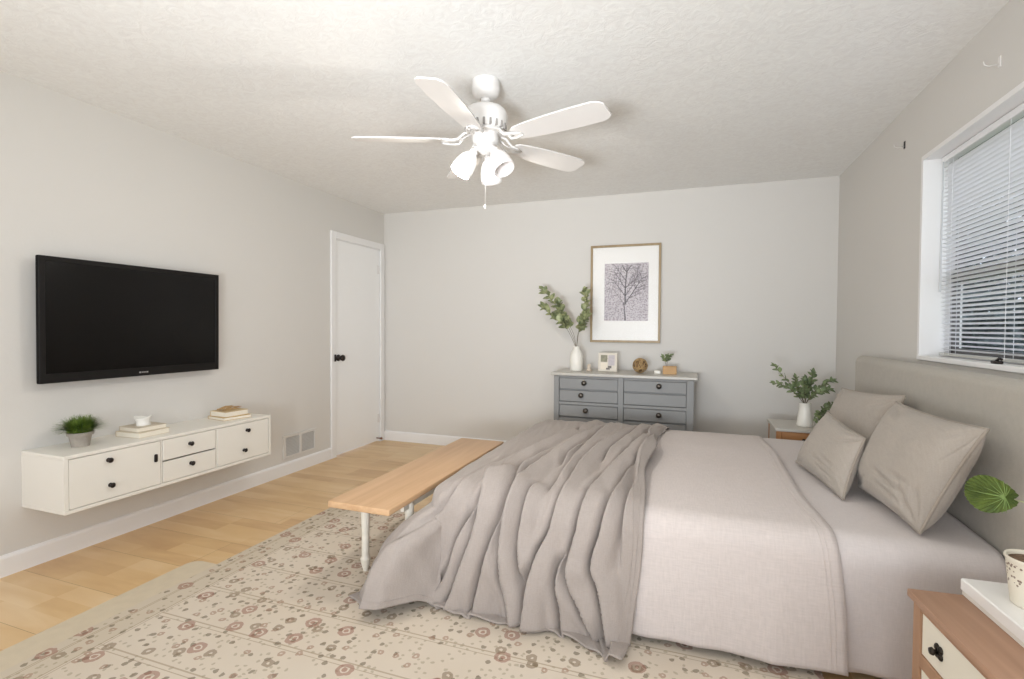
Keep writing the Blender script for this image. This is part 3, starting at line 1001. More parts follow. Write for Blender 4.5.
def fold_h(x, y):
    hsum = 0; lean = 0
    hang = smoothstep(2.08, 1.75, y)
    for P, A, E_ in FL:
        best = 1e9; sd = 0; tt = 0
        n_ = len(P)
        if abs(x-P[n_//2][0]) > 0.55: continue
        for i in range(n_-1):
            ax, ay = P[i]; bx, by = P[i+1]
            vx, vy = bx-ax, by-ay
            t = ((x-ax)*vx+(y-ay)*vy)/(vx*vx+vy*vy)
            t = min(1, max(0, t))
            qx, qy = x-ax-vx*t, y-ay-vy*t
            d = qx*qx+qy*qy
            if d < best:
                best = d; sd = (1 if vx*(y-ay)-vy*(x-ax) > 0 else -1); tt = (i+t)/(n_-1)
        d = math.sqrt(best)
        fade = smoothstep(0, 0.18, tt)*(1 if E_ else smoothstep(1.0, 0.72, tt))
        s = d*sd
        pk = smoothstep(-0.007, 0.011, s)*math.exp(-max(0, s-0.009)/(0.036+0.016*hang))
        val = -0.75*math.exp(-((s+0.012)/(0.013+0.006*hang))**2)
        bk = 0.30*math.exp(-((s+0.050)/0.020)**2)
        hsum += A*(0.044+0.018*hang)*(pk+val+bk)*fade
        lean -= A*(0.026+0.008*hang)*math.exp(-((s-0.012)/0.013)**2)*fade
    return hsum, lean


HEM = [(1.50, 1.84), (1.62, 1.75), (1.74, 1.67), (1.86, 1.63), (1.98, 1.60), (2.08, 1.50), (2.2, 1.47), (2.4, 1.475), (2.56, 1.49), (2.70, 1.48), (2.82, 1.43), (2.93, 1.38), (3.1, 1.38)]


def interp(T, x):
    for (a, b), (c, d) in zip(T, T[1:]):
        if x <= c:
            t = min(1, max(0, (x-a)/(c-a))); t = t*t*(3-2*t)*0.5+t*0.5
            return b+(d-b)*t
    return T[-1][1]


def throw_flat(u, v):
    yy = 1.42+(3.82-1.42)*v
    xl = interp([(1.40, 1.60), (1.8, 1.68), (2.3, 1.84), (3.9, 1.94)], yy)
    xr = 2.955+0.03*smoothstep(2.9, 3.7, yy)+0.012*math.sin(yy*7)-0.02*smoothstep(1.9, 1.4, yy)
    x = xl+(xr-xl)*u
    y0 = interp(HEM, x)
    y = y0+(3.80+0.02*math.sin(x*23)-y0)*v
    return x, y


def throw_at(x, y, extra=0.0):
    def flr(x, y):
        a = max(0, MX0+0.085-x); b = max(0, MY0+0.085-y)
        cn = smoothstep(0.05, 0.5, a/(b+0.05))
        return cn*smoothstep(-0.14, 0.10, MY0+0.085-y)
    def base(x, y):
        c_ = flr(x, y)
        return drape(x, y, 0.022, flare=0.09+0.28*c_, bulge=0.16*c_)[0]
    P = base(x, y); d = drape(x, y, 0.022)[1]
    e = 0.004
    nx_ = (base(x+e, y)-base(x-e, y)).cross(base(x, y+e)-base(x, y-e))
    n_ = nx_.normalized() if nx_.length > 1e-9 else Vector((0, 0, 1))
    fh, lean = fold_h(x, y)
    hgt = fh+0.006*mnoise.noise(Vector((x*9, y*5, 1)))+0.0045*mnoise.noise(Vector((x*32+y*5, y*4, 4)))
    if P.z < 0.12:                      # near the rug, push folds outward only
        n_ = Vector((n_.x, n_.y, n_.z*0.4))
    # corner puddle ripples
    if x < 2.2 and y < 2.1:
        hgt += 0.010*math.sin(16*math.atan2(2.1-y, 2.2-x))*smoothstep(0.1, 0.45, d)
    hgt = max(hgt, -0.009)
    Q = P+n_*(hgt+extra)
    Q.x += lean
    Q.z = max(Q.z, 0.020+extra)
    return Q


bm = bmesh.new(); grid(bm, 240, 250, lambda u, v: throw_at(*throw_flat(u, v)))
th = obj('throw_blanket', bm, M_throw, None, smooth=True)
tag(th, 'rumpled taupe throw draped in long folds over the foot of the bed', 'blanket')
mod_solid(th, 0.005, 0)
for uo in (0.985, 0.972):
    bm = bmesh.new()
    tube(bm, [throw_at(*throw_flat(uo, j/220), 0.003) for j in range(221)], 0.0016, 5)
    obj('side_seam', bm, M_throw, th, smooth=True)
bm = bmesh.new()
tube(bm, [throw_at(*throw_flat(j/220, 0.012), 0.003) for j in range(221)], 0.0016, 5)
obj('hem_seam', bm, M_throw, th, smooth=True)


# ------------------------------------------------------------------ cushions
def cushion(name, corners, thick, label, seed, seg=60, sag=0.03, wr=1.0, out=(-1, 0, 0.2)):
    """corners: TL, TR, BR, BL in the world"""
    TL, TR, BR, BL = [Vector(c) for c in corners]
    c0 = (BL+BR)/2
    root = empty(name, (c0.x, c0.y, min(BL.z, BR.z)), label, 'cushion', group='taupe cushions on the bed')
    o = Vector(root.location)
    nrm = ((TR-TL).cross(BL-TL)).normalized()
    if nrm.dot(Vector(out)) < 0: nrm = -nrm

    def mid(u, v):
        # pulled-in sides between the corner tips
        uu = u+(0.5-u)*sag*2*(4*v*(1-v))*(abs(2*u-1)**2)
        vv = v+(0.5-v)*sag*2*(4*u*(1-u))*(abs(2*v-1)**2)
        return (TL*(1-uu)+TR*uu)*(1-vv)+(BL*(1-uu)+BR*uu)*vv

    def h(u, v):
        a = max(0, 1-abs(2*u-1)**3.2); b = max(0, 1-abs(2*v-1)**3.2)
        return (a*b)**0.5

    rnd = random.Random(seed)
    creases = []
    for cu, cv_ in ((1, 1), (0, 1), (1, 0), (0, 0)):
        for k in range(4):
            ang = rnd.uniform(0.15, 1.4)
            creases.append((cu, cv_, ang, rnd.uniform(0.25, 0.45), rnd.uniform(0.5, 1.0)))

    def wrink(u, v):
        w = 0
        for cu, cv_, ang, L, A in creases:
            du = abs(u-cu); dv = abs(v-cv_)
            r = math.hypot(du, dv)
            if r > L or r < 0.02: continue
            th = math.atan2(dv, du)
            w -= A*math.exp(-((th-ang)*r/0.022)**2)*math.sin(PI*r/L)
        # long soft creases across the lower part
        w -= 1.2*math.exp(-((v-0.66-0.12*u)/0.022)**2)*math.exp(-((u-0.62)/0.2)**2)
        w -= 1.0*math.exp(-((v-0.76-0.10*u)/0.02)**2)*math.exp(-((u-0.70)/0.16)**2)
        w -= 0.7*math.exp(-((v-0.58-0.1*u)/0.02)**2)*math.exp(-((u-0.75)/0.12)**2)
        return w*0.0105*wr

    bm = bmesh.new()
    def face(side):
        def f(u, v):
            # denser near the rim
            uu = 0.5-0.5*math.cos(PI*u); vv = 0.5-0.5*math.cos(PI*v)
            hh_ = h(uu, vv)
            bulge = thick/2*hh_*(1+0.18*(vv-0.4)) + (wrink(uu, vv)*min(1, hh_*2) if side > 0 else 0)
            bulge += 0.003*mnoise.noise(Vector((uu*6, vv*6, seed)))*hh_
            p = mid(uu, vv)+nrm*side*bulge
            return p-o
        return f
    grid(bm, seg, seg, face(1)); grid(bm, seg, seg, face(-1))
    bmesh.ops.remove_doubles(bm, verts=bm.verts, dist=1e-4)
    obj('cushion_cover', bm, M_pillow, root, smooth=True)
    # piping round the seam
    bm = bmesh.new()
    ring = []
    n_ = 20
    for k in range(n_): ring.append((k/n_, 0))
    for k in range(n_): ring.append((1, k/n_))
    for k in range(n_): ring.append((1-k/n_, 1))
    for k in range(n_): ring.append((0, 1-k/n_))
    ring.append((0, 0))
    tube(bm, [mid(u, v)-o for u, v in ring], 0.0058, 6)
    obj('piping', bm, M_piping, root, smooth=True)
    return root


cushion('cushion', [(3.985, 3.47, 0.872), (4.035, 2.70, 0.925), (3.93, 2.66, 0.55), (3.86, 3.36, 0.55)], 0.14,
        'taupe cushion leaning on the far end of the headboard, behind the other two', 11)
cushion('cushion', [(3.98, 2.62, 0.905), (4.00, 1.95, 0.915), (3.885, 2.09, 0.520), (3.835, 2.58, 0.528)], 0.17,
        'largest taupe cushion with creased corners leaning on the middle of the headboard', 5, wr=1.5)
cushion('cushion', [(3.81, 3.02, 0.79), (3.835, 2.51, 0.757), (3.735, 2.41, 0.518), (3.66, 2.97, 0.525)], 0.11,
        'smallest taupe cushion lying in front of the two larger ones on the bed', 8, sag=0.03)

# ------------------------------------------------------------------ near nightstand
NZ = 0.50
nroot = empty('nightstand', (3.942, 1.463, 0), 'wooden nightstand with cream drawers beside the near edge of the bed', 'nightstand', R(4.5))
nx0, nx1, ny0, ny1 = -0.203, 0.205, -0.223, 0.223
M_nsx = M_ns_wood
bm = bmesh.new(); box(bm, nx0-0.012, nx1+0.01, ny0-0.012, ny1+0.012, NZ-0.022, NZ, 0.005, 2)
obj('top', bm, M_ns_wood, nroot, smooth=True, angle=40)
bm = bmesh.new()
box(bm, nx0+0.02, nx1, ny0, ny0+0.02, 0.10, NZ-0.022); box(bm, nx0+0.02, nx1, ny1-0.02, ny1, 0.10, NZ-0.022)
box(bm, nx1-0.015, nx1, ny0, ny1, 0.10, NZ-0.022); box(bm, nx0+0.02, nx1, ny0, ny1, 0.10, 0.12)
# face frame: stiles and rails
for a in ((ny0, ny0+0.038), (ny1-0.038, ny1)): box(bm, nx0, nx0+0.022, a[0], a[1], 0.08, NZ-0.022, 0.002)
for a in ((NZ-0.040, NZ-0.022), (0.309, 0.346), (0.08, 0.199)): box(bm, nx0, nx0+0.020, ny0+0.036, ny1-0.036, a[0], a[1], 0.002)
obj('carcass', bm, wood('nightstand_oak_frame', srgb(144, 108, 82), srgb(176, 138, 108), 'z', 0.5), nroot)
M_flower = mat('blackened_iron', srgb(52, 46, 40), 0.45, metal=0.7)
for z0, z1 in ((0.347, NZ-0.040), (0.200, 0.308)):
    bm = bmesh.new(); box(bm, nx0+0.004, nx0+0.018, ny0+0.040, ny1-0.040, z0, z1, 0.002)
    d_ = obj('drawer', bm, M_cream, nroot)
    zc = (z0+z1)/2
    for yk in (0.10, -0.10):
        kb = bmesh.new()
        for k in range(4):       # four-petal flower plate
            a = k*PI/2+PI/4
            lathe(kb, [(0.010, 0), (0.010, 0.003), (0.006, 0.006), (0, 0.007)], 12, Matrix.Translation((nx0+0.004, yk+0.011*math.cos(a), zc+0.011*math.sin(a))) @ Matrix.Rotation(R(-90), 4, 'Y'))
        lathe(kb, [(0.005, 0), (0.005, 0.010), (0.010, 0.015), (0.008, 0.021), (0, 0.022)], 14, Matrix.Translation((nx0+0.004, yk, zc)) @ Matrix.Rotation(R(-90), 4, 'Y'))
        obj('flower_knob', kb, M_flower, d_, smooth=True)
for x in (nx0+0.025, nx1-0.025):
    for y in (ny0+0.025, ny1-0.025):
        bm = bmesh.new(); box(bm, x-0.02, x+0.02, y-0.02, y+0.02, 0.0, 0.10, 0.003)
        obj('leg', bm, M_ns_wood, nroot)

# white box on it
wb = empty('white_box', (3.972, 1.572, NZ), 'flat glossy white box lying on the near nightstand', 'box', R(3.5))
obj('box_lid', B(-0.13, 0.13, -0.128, 0.128, 0.012, 0.045, 0.003), mat('white_gloss_card', srgb(240, 238, 234), 0.3), wb)
obj('box_base', B(-0.127, 0.127, -0.125, 0.125, 0.0, 0.012, 0.001), mat('cream_card', srgb(226, 222, 212), 0.5), wb)


# plant pot with an aroid leaf
def pot_mat():
    m, n, p = nt('patterned_pot')
    L = n.links.new
    tc = N(n, 'ShaderNodeTexCoord'); sep = N(n, 'ShaderNodeSeparateXYZ'); L(tc.outputs['Object'], sep.inputs[0])
    vo = N(n, 'ShaderNodeTexVoronoi', i_Scale=120.0); L(tc.outputs['Object'], vo.inputs['Vector'])
    sc = N(n, 'ShaderNodeSeparateColor'); L(vo.outputs['Color'], sc.inputs['Color'])
    def mm(op, a, b):
        x = N(n, 'ShaderNodeMath', operation=op)
        for i, v in enumerate((a, b)):
            if isinstance(v, (int, float)): x.inputs[i].default_value = v
            else: L(v, x.inputs[i])
        return x.outputs[0]
    d = mm('MULTIPLY', mm('LESS_THAN', vo.outputs['Distance'], 0.38), mm('LESS_THAN', sc.outputs[0], 0.6))
    band = mm('MULTIPLY', mm('GREATER_THAN', sep.outputs[2], 0.050), mm('LESS_THAN', sep.outputs[2], 0.104))
    mx = N(n, 'ShaderNodeMix', data_type='RGBA')
    L(mm('MULTIPLY', mm('MULTIPLY', d, band), 0.85), mx.inputs[0])
    mx.inputs[6].default_value = srgb(232, 225, 208); mx.inputs[7].default_value = srgb(112, 84, 66)
    L(mx.outputs[2], p.inputs['Base Color']); p.inputs['Roughness'].default_value = 0.5
    return m


pp = empty('potted_aroid', (3.928, 1.572, NZ+0.0455), 'cream brown-speckled pot with one broad ribbed green leaf on the white box', 'plant')
obj('pot', LT([(0.036, 0), (0.040, 0.004), (0.046, 0.06), (0.051, 0.110), (0.054, 0.114), (0.053, 0.119), (0.048, 0.118), (0.047, 0.105), (0, 0.105)], 36), pot_mat(), pp, smooth=True, angle=60)
obj('soil', LT([(0.0465, 0.1055), (0.0465, 0.110), (0.0, 0.112)], 24), mat('soil', srgb(120, 96, 76), 0.95, var=0.35, vscale=120, bump=0.8, bscale=150), pp)

Bp, Tp = Vector((3.925, 1.63, 0.79)), Vector((3.868, 1.755, 0.772))
lo = Vector(pp.location)
Lm = (Tp-Bp); ln = Lm.length*1.06; ld = Lm.normalized()
wd = Vector((0.12, 0.08, 0.95)); wd = (wd-ld*wd.dot(ld)).normalized()
ln_n = ld.cross(wd).normalized()
if ln_n.y > 0: ln_n = -ln_n
bm = bmesh.new()
def aroid(u, v):
    # u: 0..1 around the half outline (angle), v: 0..1 from petiole point to rim; broad oval with ribs radiating
    a = 2*PI*u
    px = 0.40*ln; hub = Bp+ld*ln*0.22
    rx = ln*0.53; ry = 0.049
    cx, cy = math.cos(a), math.sin(a)
    rim = Vector((cx*rx+ln*0.28, cy*ry*(1-0.22*cx*cx), 0))
    notch = 1-0.45*math.exp(-((a-PI)/0.16)**2)
    rim.x = rim.x if cx > -0.9 else rim.x*1.0
    r = rim*v*notch
    r.x = (rim.x*notch)*v
    rib = 0.0022*math.sin(26*a)*v*(1-0.2*v)
    return hub+ld*r.x+wd*r.y+ln_n*(rib+0.012*v*v*(abs(cy))-0.010*v*v*max(0, cx))-lo
grid(bm, 156, 8, aroid)
bmesh.ops.remove_doubles(bm, verts=bm.verts, dist=1e-5)
lf = obj('leaf', bm, leafmat('aroid_leaf', srgb(64, 82, 26), srgb(88, 106, 38), 0.65), pp, smooth=True)
hub = Bp+ld*ln*0.22-lo
bm = bmesh.new()
M_rib = mat('pale_rib', srgb(128, 152, 84), 0.5)
tube(bm, [hub+ln_n*0.002, hub+ld*ln*0.4+ln_n*0.001, hub+ld*ln*0.72-ln_n*0.007], [0.0022, 0.0016, 0.0006], 6)
for k in range(-6, 7):
    if k == 0: continue
    a = k*0.40
    pts = [hub+ln_n*0.0025+(ld*math.cos(a)*ln*0.4*(1.0 if math.cos(a) > 0 else 0.45)+wd*math.sin(a)*0.045)*t+ln_n*0.009*t*t*abs(math.sin(a)) for t in (0, 0.35, 0.7, 0.95)]
    tube(bm, pts, [0.0012, 0.0010, 0.0008, 0.0004], 5)
obj('rib', bm, M_rib, lf, smooth=True)
bm = bmesh.new()
tube(bm, [Vector((0.01, 0.0, 0.108)), Vector((0.05, 0.02, 0.14)), Vector((0.055, 0.05, 0.20)), Vector((0.02, 0.07, 0.235)), hub+Vector((0.004, 0, -0.002))], [0.0035, 0.003, 0.0028, 0.0024, 0.002], 8)
obj('leaf_stalk', bm, mat('pale_stalk', srgb(176, 178, 140), 0.5), pp, smooth=True)


# ------------------------------------------------------------------ far nightstand
FZ = 0.54
fr_ = empty('nightstand', (3.92, 4.06, 0), 'small oak nightstand with a pale top in the far corner beyond the bed', 'nightstand')
fx0, fx1, fy0, fy1 = -0.225, 0.235, -0.20, 0.19
bm = bmesh.new(); box(bm, fx0-0.01, fx1+0.01, fy0-0.012, fy1, FZ-0.020, FZ, 0.004, 2)
obj('top', bm, M_grey_top, fr_)
for y in ((fy0+0.0, fy0+0.03), (fy1-0.03, fy1)):
    for x in ((fx0, fx0+0.03), (fx1-0.03, fx1)):
        obj('leg', B(x[0], x[1], y[0], y[1], 0.0, FZ-0.02, 0.002), M_ns_far, fr_)
bm = bmesh.new()
box(bm, fx0+0.004, fx0+0.018, fy0+0.03, fy1-0.03, 0.12, FZ-0.022); box(bm, fx1-0.018, fx1-0.004, fy0+0.03, fy1-0.03, 0.12, FZ-0.022)
box(bm, fx0+0.03, fx1-0.03, fy1-0.018, fy1-0.004, 0.12, FZ-0.022); box(bm, fx0+0.02, fx1-0.02, fy0+0.02, fy1-0.02, 0.12, 0.135)
obj('side_panel', bm, M_grey_top, fr_)
for z0, z1 in ((0.42, 0.518), (0.282, 0.412), (0.14, 0.274)):
    bm = bmesh.new(); box(bm, fx0+0.032, fx1-0.032, fy0+0.002, fy0+0.02, z0, z1, 0.003)
    d_ = obj('drawer', bm, M_ns_far, fr_)
    knob(d_, (-0.06, fy0+0.002, (z0+z1)/2), 0.7, M_dark, '-y')
bm = bmesh.new(); box(bm, fx0+0.03, fx1-0.03, fy0+0.004, fy0+0.02, 0.412, 0.42); box(bm, fx0+0.03, fx1-0.03, fy0+0.004, fy0+0.02, 0.274, 0.282)
obj('rail', bm, M_ns_far, fr_)

# ------------------------------------------------------------------ dresser
DXc = 2.592
ds = empty('dresser', (DXc, 4.375, 0), 'grey painted dresser with round dark knobs against the back wall', 'dresser')
dw, dy0, dy1, dz = 0.565, -0.225, 0.23, 0.845
bm = bmesh.new(); box(bm, -dw-0.025, dw+0.025, dy0-0.022, dy1, dz-0.024, dz, 0.005, 2)
obj('top', bm, mat('dresser_top', srgb(188, 184, 176), 0.35), ds)
bm = bmesh.new()
box(bm, -dw, dw, dy0+0.03, dy1-0.01, 0.08, dz-0.024)
for x0, x1 in ((-dw, -dw+0.045), (-0.022, 0.022), (dw-0.055, dw)): box(bm, x0, x1, dy0, dy0+0.035, 0.0 if abs(x0) > 0.1 else 0.08, dz-0.024, 0.003)
box(bm, -dw, -dw+0.045, dy1-0.05, dy1-0.01, 0, 0.1); box(bm, dw-0.055, dw, dy1-0.05, dy1-0.01, 0, 0.1)
rows = [(0.705, 0.80), (0.600, 0.697), (0.470, 0.572), (0.365, 0.462), (0.23, 0.337), (0.12, 0.222)]
for z0, z1 in ((0.80, dz-0.024), (0.574, 0.598), (0.339, 0.363), (0.08, 0.118)): box(bm, -dw+0.04, dw-0.05, dy0+0.004, dy0+0.03, z0, z1, 0.002)
obj('carcass', bm, M_grey_paint, ds)
M_nickel = mat('aged_nickel', srgb(88, 82, 76), 0.3, metal=0.8)
kx = {(-1, 0): 2.290, (-1, 1): 2.265, (-1, 2): 2.305, (1, 0): 2.894, (1, 2): 2.894, (-1, 4): 2.29, (1, 4): 2.894}
for s in (-1, 1):
    for r_, (z0, z1) in enumerate(rows):
        a0, a1 = (-dw+0.047, -0.024) if s < 0 else (0.024, dw-0.057)
        bm = bmesh.new()
        box(bm, a0, a1, dy0+0.006, dy0+0.03, z0+0.002, z1-0.002, 0.003)
        d_ = obj('drawer', bm, M_grey_paint, ds)
        if (s, r_) in kx:
            knob(d_, (kx[(s, r_)]-DXc, dy0+0.006, (z0+z1)/2+0.01), 1.35, M_nickel, '-y')

# ------------------------------------------------------------------ picture
pc = empty('framed_picture', (2.56, D, 1.095), 'tall wooden frame with a purple-grey print of a bare tree on the back wall', 'picture')
pw, ph_ = 0.312, 0.885
fb = 0.02
bm = bmesh.new()
box(bm, -pw, -pw+fb, -0.03, 0, 0, ph_, 0.002); box(bm, pw-fb, pw, -0.03, 0, 0, ph_, 0.002)
box(bm, -pw+fb, pw-fb, -0.03, 0, 0, fb, 0.002); box(bm, -pw+fb, pw-fb, -0.03, 0, ph_-fb, ph_, 0.002)
obj('frame', bm, M_gold, pc)
obj('mount', B(-pw+fb, pw-fb, -0.018, -0.004, fb, ph_-fb), mat('white_mount', srgb(238, 236, 232), 0.35), pc)
m_, n, p = nt('speckled_print')
tc = N(n, 'ShaderNodeTexCoord'); vo = N(n, 'ShaderNodeTexVoronoi', i_Scale=75.0); n.links.new(tc.outputs['Object'], vo.inputs['Vector'])
cr = N(n, 'ShaderNodeValToRGB'); cr.color_ramp.elements[0].position = 0.25; cr.color_ramp.elements[0].color = srgb(124, 113, 120)
cr.color_ramp.elements[1].position = 0.55; cr.color_ramp.elements[1].color = srgb(192, 183, 188)
n.links.new(vo.outputs['Distance'], cr.inputs['Fac']); n.links.new(cr.outputs['Color'], p.inputs['Base Color']); p.inputs['Roughness'].default_value = 0.4
px0, px1, pz0, pz1 = 2.376-2.56, 2.766-2.56, 1.292-1.095, 1.812-1.095
pr = obj('print', B(px0, px1, -0.0195, -0.018, pz0, pz1), m_, pc)
bm = bmesh.new()


def branch(p0, a, L, w, depth, rnd):
    x, z = p0
    n_ = 5
    pts = [(x, z)]
    for i in range(n_):
        a += rnd.uniform(-0.06, 0.06)
        x += math.sin(a)*L/n_; z += math.cos(a)*L/n_
        pts.append((x, z))
    pts = [p for p in pts if px0+0.004 < p[0] < px1-0.004 and pz0 <= p[1] < pz1-0.004]
    for i in range(len(pts)-1):
        (xa, za), (xb, zb) = pts[i], pts[i+1]
        d = Vector((xb-xa, 0, zb-za)); 
        if d.length < 1e-6: continue
        nrm = Vector((-d.z, 0, d.x)).normalized()
        wa = w*(1-0.5*i/n_); wb_ = w*(1-0.5*(i+1)/n_)
        q = [Vector((xa, -0.0205, za))+nrm*wa, Vector((xa, -0.0205, za))-nrm*wa, Vector((xb, -0.0205, zb))-nrm*wb_, Vector((xb, -0.0205, zb))+nrm*wb_]
        vs = [bm.verts.new(c) for c in q] + [bm.verts.new(c+Vector((0, 0.0009, 0))) for c in q]
        bm.faces.new(vs[:4]); bm.faces.new(vs[4:][::-1])
        for k in range(4): bm.faces.new((vs[k], vs[(k+1) % 4], vs[4+(k+1) % 4], vs[4+k]))
    if depth > 0 and len(pts) > 2:
        for i in range(1, len(pts)):
            for s in (-1, 1):
                if rnd.random() < 0.75:
                    branch(pts[i], a+s*rnd.uniform(0.5, 0.85), L*0.5, w*0.5, depth-1, rnd)


rnd = random.Random(4)
cx_ = 2.565-2.56
branch((cx_, pz0+0.002), 0.0, 0.16, 0.007, 0, rnd)
branch((cx_, pz0+0.15), -0.02, 0.36, 0.0075, 2, rnd)
branch((cx_, pz0+0.16), 0.62, 0.26, 0.005, 2, rnd)
branch((cx_, pz0+0.14), -0.75, 0.18, 0.002, 1, rnd)
obj('drawn_tree', bm, mat('print_ink', srgb(70, 60, 68), 0.5), pr)
gl_, n, p = nt('picture_glass')
p.inputs['Base Color'].default_value = (1, 1, 1, 1); p.inputs['Roughness'].default_value = 0.2; p.inputs['Alpha'].default_value = 0.05
obj('glass', B(-pw+fb, pw-fb, -0.0255, -0.0235, fb, ph_-fb), gl_, pc)


# ------------------------------------------------------------------ leafy branches
def leaf_bm(bm, base, direction, normal, L, Wd, fold=0.25, curl=0.2, n_=5):
    d = Vector(direction).normalized(); nn = Vector(normal); nn = (nn-d*nn.dot(d))
    nn = nn.normalized() if nn.length > 1e-5 else d.orthogonal().normalized()
    s = d.cross(nn)
    rows_ = []
    for i in range(n_+1):
        t = i/n_
        w = Wd*math.sin(PI*min(1, t*0.94+0.05))**0.8
        c = Vector(base)+d*L*t-nn*curl*L*t*t
        rows_.append((bm.verts.new(c-s*w+nn*fold*w), bm.verts.new(c), bm.verts.new(c+s*w+nn*fold*w)))
    for a, b in zip(rows_, rows_[1:]):
        bm.faces.new((a[0], a[1], b[1], b[0])); bm.faces.new((a[1], a[2], b[2], b[1]))


def spray(root, stems, mt_leaf, leafL, leafW, seed, dens=16, start=0.35, stem_r=0.0022):
    rnd = random.Random(seed)
    for pts in stems:
        P = [Vector(p) for p in pts]
        # Catmull-Rom resample
        fine = []
        for i in range(len(P)-1):
            p0 = P[max(i-1, 0)]; p1 = P[i]; p2 = P[i+1]; p3 = P[min(i+2, len(P)-1)]
            for k in range(6):
                t = k/6
                fine.append(0.5*((2*p1)+(p2-p0)*t+(2*p0-5*p1+4*p2-p3)*t*t+(3*p1-p0-3*p2+p3)*t**3))
        fine.append(P[-1])
        bm = bmesh.new(); tube(bm, fine, [stem_r*(1-0.6*i/len(fine)) for i in range(len(fine))], 5)
        st = obj('stem', bm, M_stem, root, smooth=True)
        bm = bmesh.new()
        nL = dens
        for k in range(nL):
            t = start+(1-start)*k/(nL-1)
            f = t*(len(fine)-1); i = min(int(f), len(fine)-2)
            c = fine[i].lerp(fine[i+1], f-i); td = (fine[i+1]-fine[i]).normalized()
            a = k*2.4+rnd.uniform(-0.4, 0.4)
            o1 = td.orthogonal().normalized(); o2 = td.cross(o1)
            rad = o1*math.cos(a)+o2*math.sin(a)
            sc = (1-0.35*abs(t-0.6))*rnd.uniform(0.75, 1.15)
            leaf_bm(bm, c, td*0.75+rad*0.8+Vector((0, 0, 0.1)), Vector((rnd.uniform(-0.4, 0.4), -0.5, 0.8)), leafL*sc, leafW*sc)
        leaf_bm(bm, fine[-1], (fine[-1]-fine[-2]), (0, -0.5, 1), leafL*0.8, leafW*0.7)
        obj('leaves', bm, mt_leaf, st)


# vase with eucalyptus on the dresser
vs_ = empty('vase_with_branches', (2.175, 4.36, dz), 'white bottle vase with tall leafy eucalyptus branches on the left end of the dresser', 'vase')
obj('vase', LT([(0.048, 0), (0.054, 0.01), (0.057, 0.09), (0.054, 0.140), (0.042, 0.172), (0.028, 0.190), (0.025, 0.205), (0.029, 0.217), (0.023, 0.217), (0.019, 0.195), (0, 0.19)], 28), M_ceramic, vs_, smooth=True, angle=70)
spray(vs_, [
    [(0, 0, 0.19), (-0.03, -0.01, 0.30), (-0.11, -0.02, 0.46), (-0.20, -0.03, 0.60), (-0.30, -0.03, 0.72)],
    [(0, 0, 0.19), (-0.04, -0.03, 0.30), (-0.10, -0.05, 0.40), (-0.20, -0.06, 0.48), (-0.30, -0.05, 0.56)],
    [(0, 0, 0.19), (0.01, 0.0, 0.32), (0.05, -0.01, 0.45), (0.09, -0.02, 0.57), (0.08, -0.03, 0.69)],
    [(0, 0, 0.19), (-0.02, -0.02, 0.32), (-0.07, -0.03, 0.42), (-0.13, -0.04, 0.52), (-0.15, -0.05, 0.60)],
    [(0, 0, 0.19), (0.02, -0.02, 0.32), (0.06, -0.05, 0.40), (0.10, -0.05, 0.50)],
], M_leaf, 0.072, 0.031, 21, dens=21, start=0.42)

# small photo frame (two pictures in a wide white mount)
sfm = empty('small_picture_frame', (2.448, 4.37, dz), 'small pale double picture frame standing on the dresser beside the vase', 'picture frame')
tl = Matrix.Rotation(R(-8), 4, 'X')
bm = bmesh.new(); box(bm, -0.082, 0.082, -0.008, 0.008, 0.001, 0.165, 0.003, M=tl)
obj('frame', bm, mat('pale_frame', srgb(214, 206, 192), 0.5), sfm)
bm = bmesh.new(); box(bm, -0.060, -0.003, -0.0095, -0.0075, 0.085, 0.145, M=tl)
obj('photo', bm, mat('olive_photo', srgb(138, 134, 112), 0.5, var=0.2, vscale=40), sfm)
bm = bmesh.new(); box(bm, 0.006, 0.060, -0.0095, -0.0075, 0.055, 0.145, M=tl)
obj('photo', bm, mat('mauve_photo', srgb(190, 182, 184), 0.5, var=0.1, vscale=50), sfm)
bm = bmesh.new(); box(bm, -0.060, -0.003, -0.0095, -0.0075, 0.02, 0.078, M=tl)
obj('photo', bm, mat('cream_photo', srgb(226, 216, 198), 0.5), sfm)
bm = bmesh.new(); box(bm, 0.004, 0.034, -0.0098, -0.0075, 0.03, 0.052, M=tl); box(bm, -0.012, 0.02, -0.0102, -0.0075, 0.018, 0.034, M=tl)
obj('photo', bm, mat('dark_detail', srgb(112, 106, 100), 0.5), sfm)
bm = bmesh.new(); box(bm, -0.02, 0.02, 0.0, 0.004, 0.0, 0.12, M=Matrix.Translation((0, 0.052, 0.002)) @ Matrix.Rotation(R(22), 4, 'X'))
obj('easel_back', bm, M_stem, sfm)
# low pale dish between vase and frame
bm = LT([(0.022, 0), (0.024, 0.012), (0.016, 0.02), (0.018, 0.05), (0.010, 0.062), (0, 0.063)], 20)
sd = obj('pepper_pot', bm, mat('pale_stoneware', srgb(206, 192, 174), 0.5), None, smooth=True, loc=(2.285, 4.38, dz))
tag(sd, 'tiny pale stoneware pot right beside the white vase on the dresser', 'pot')

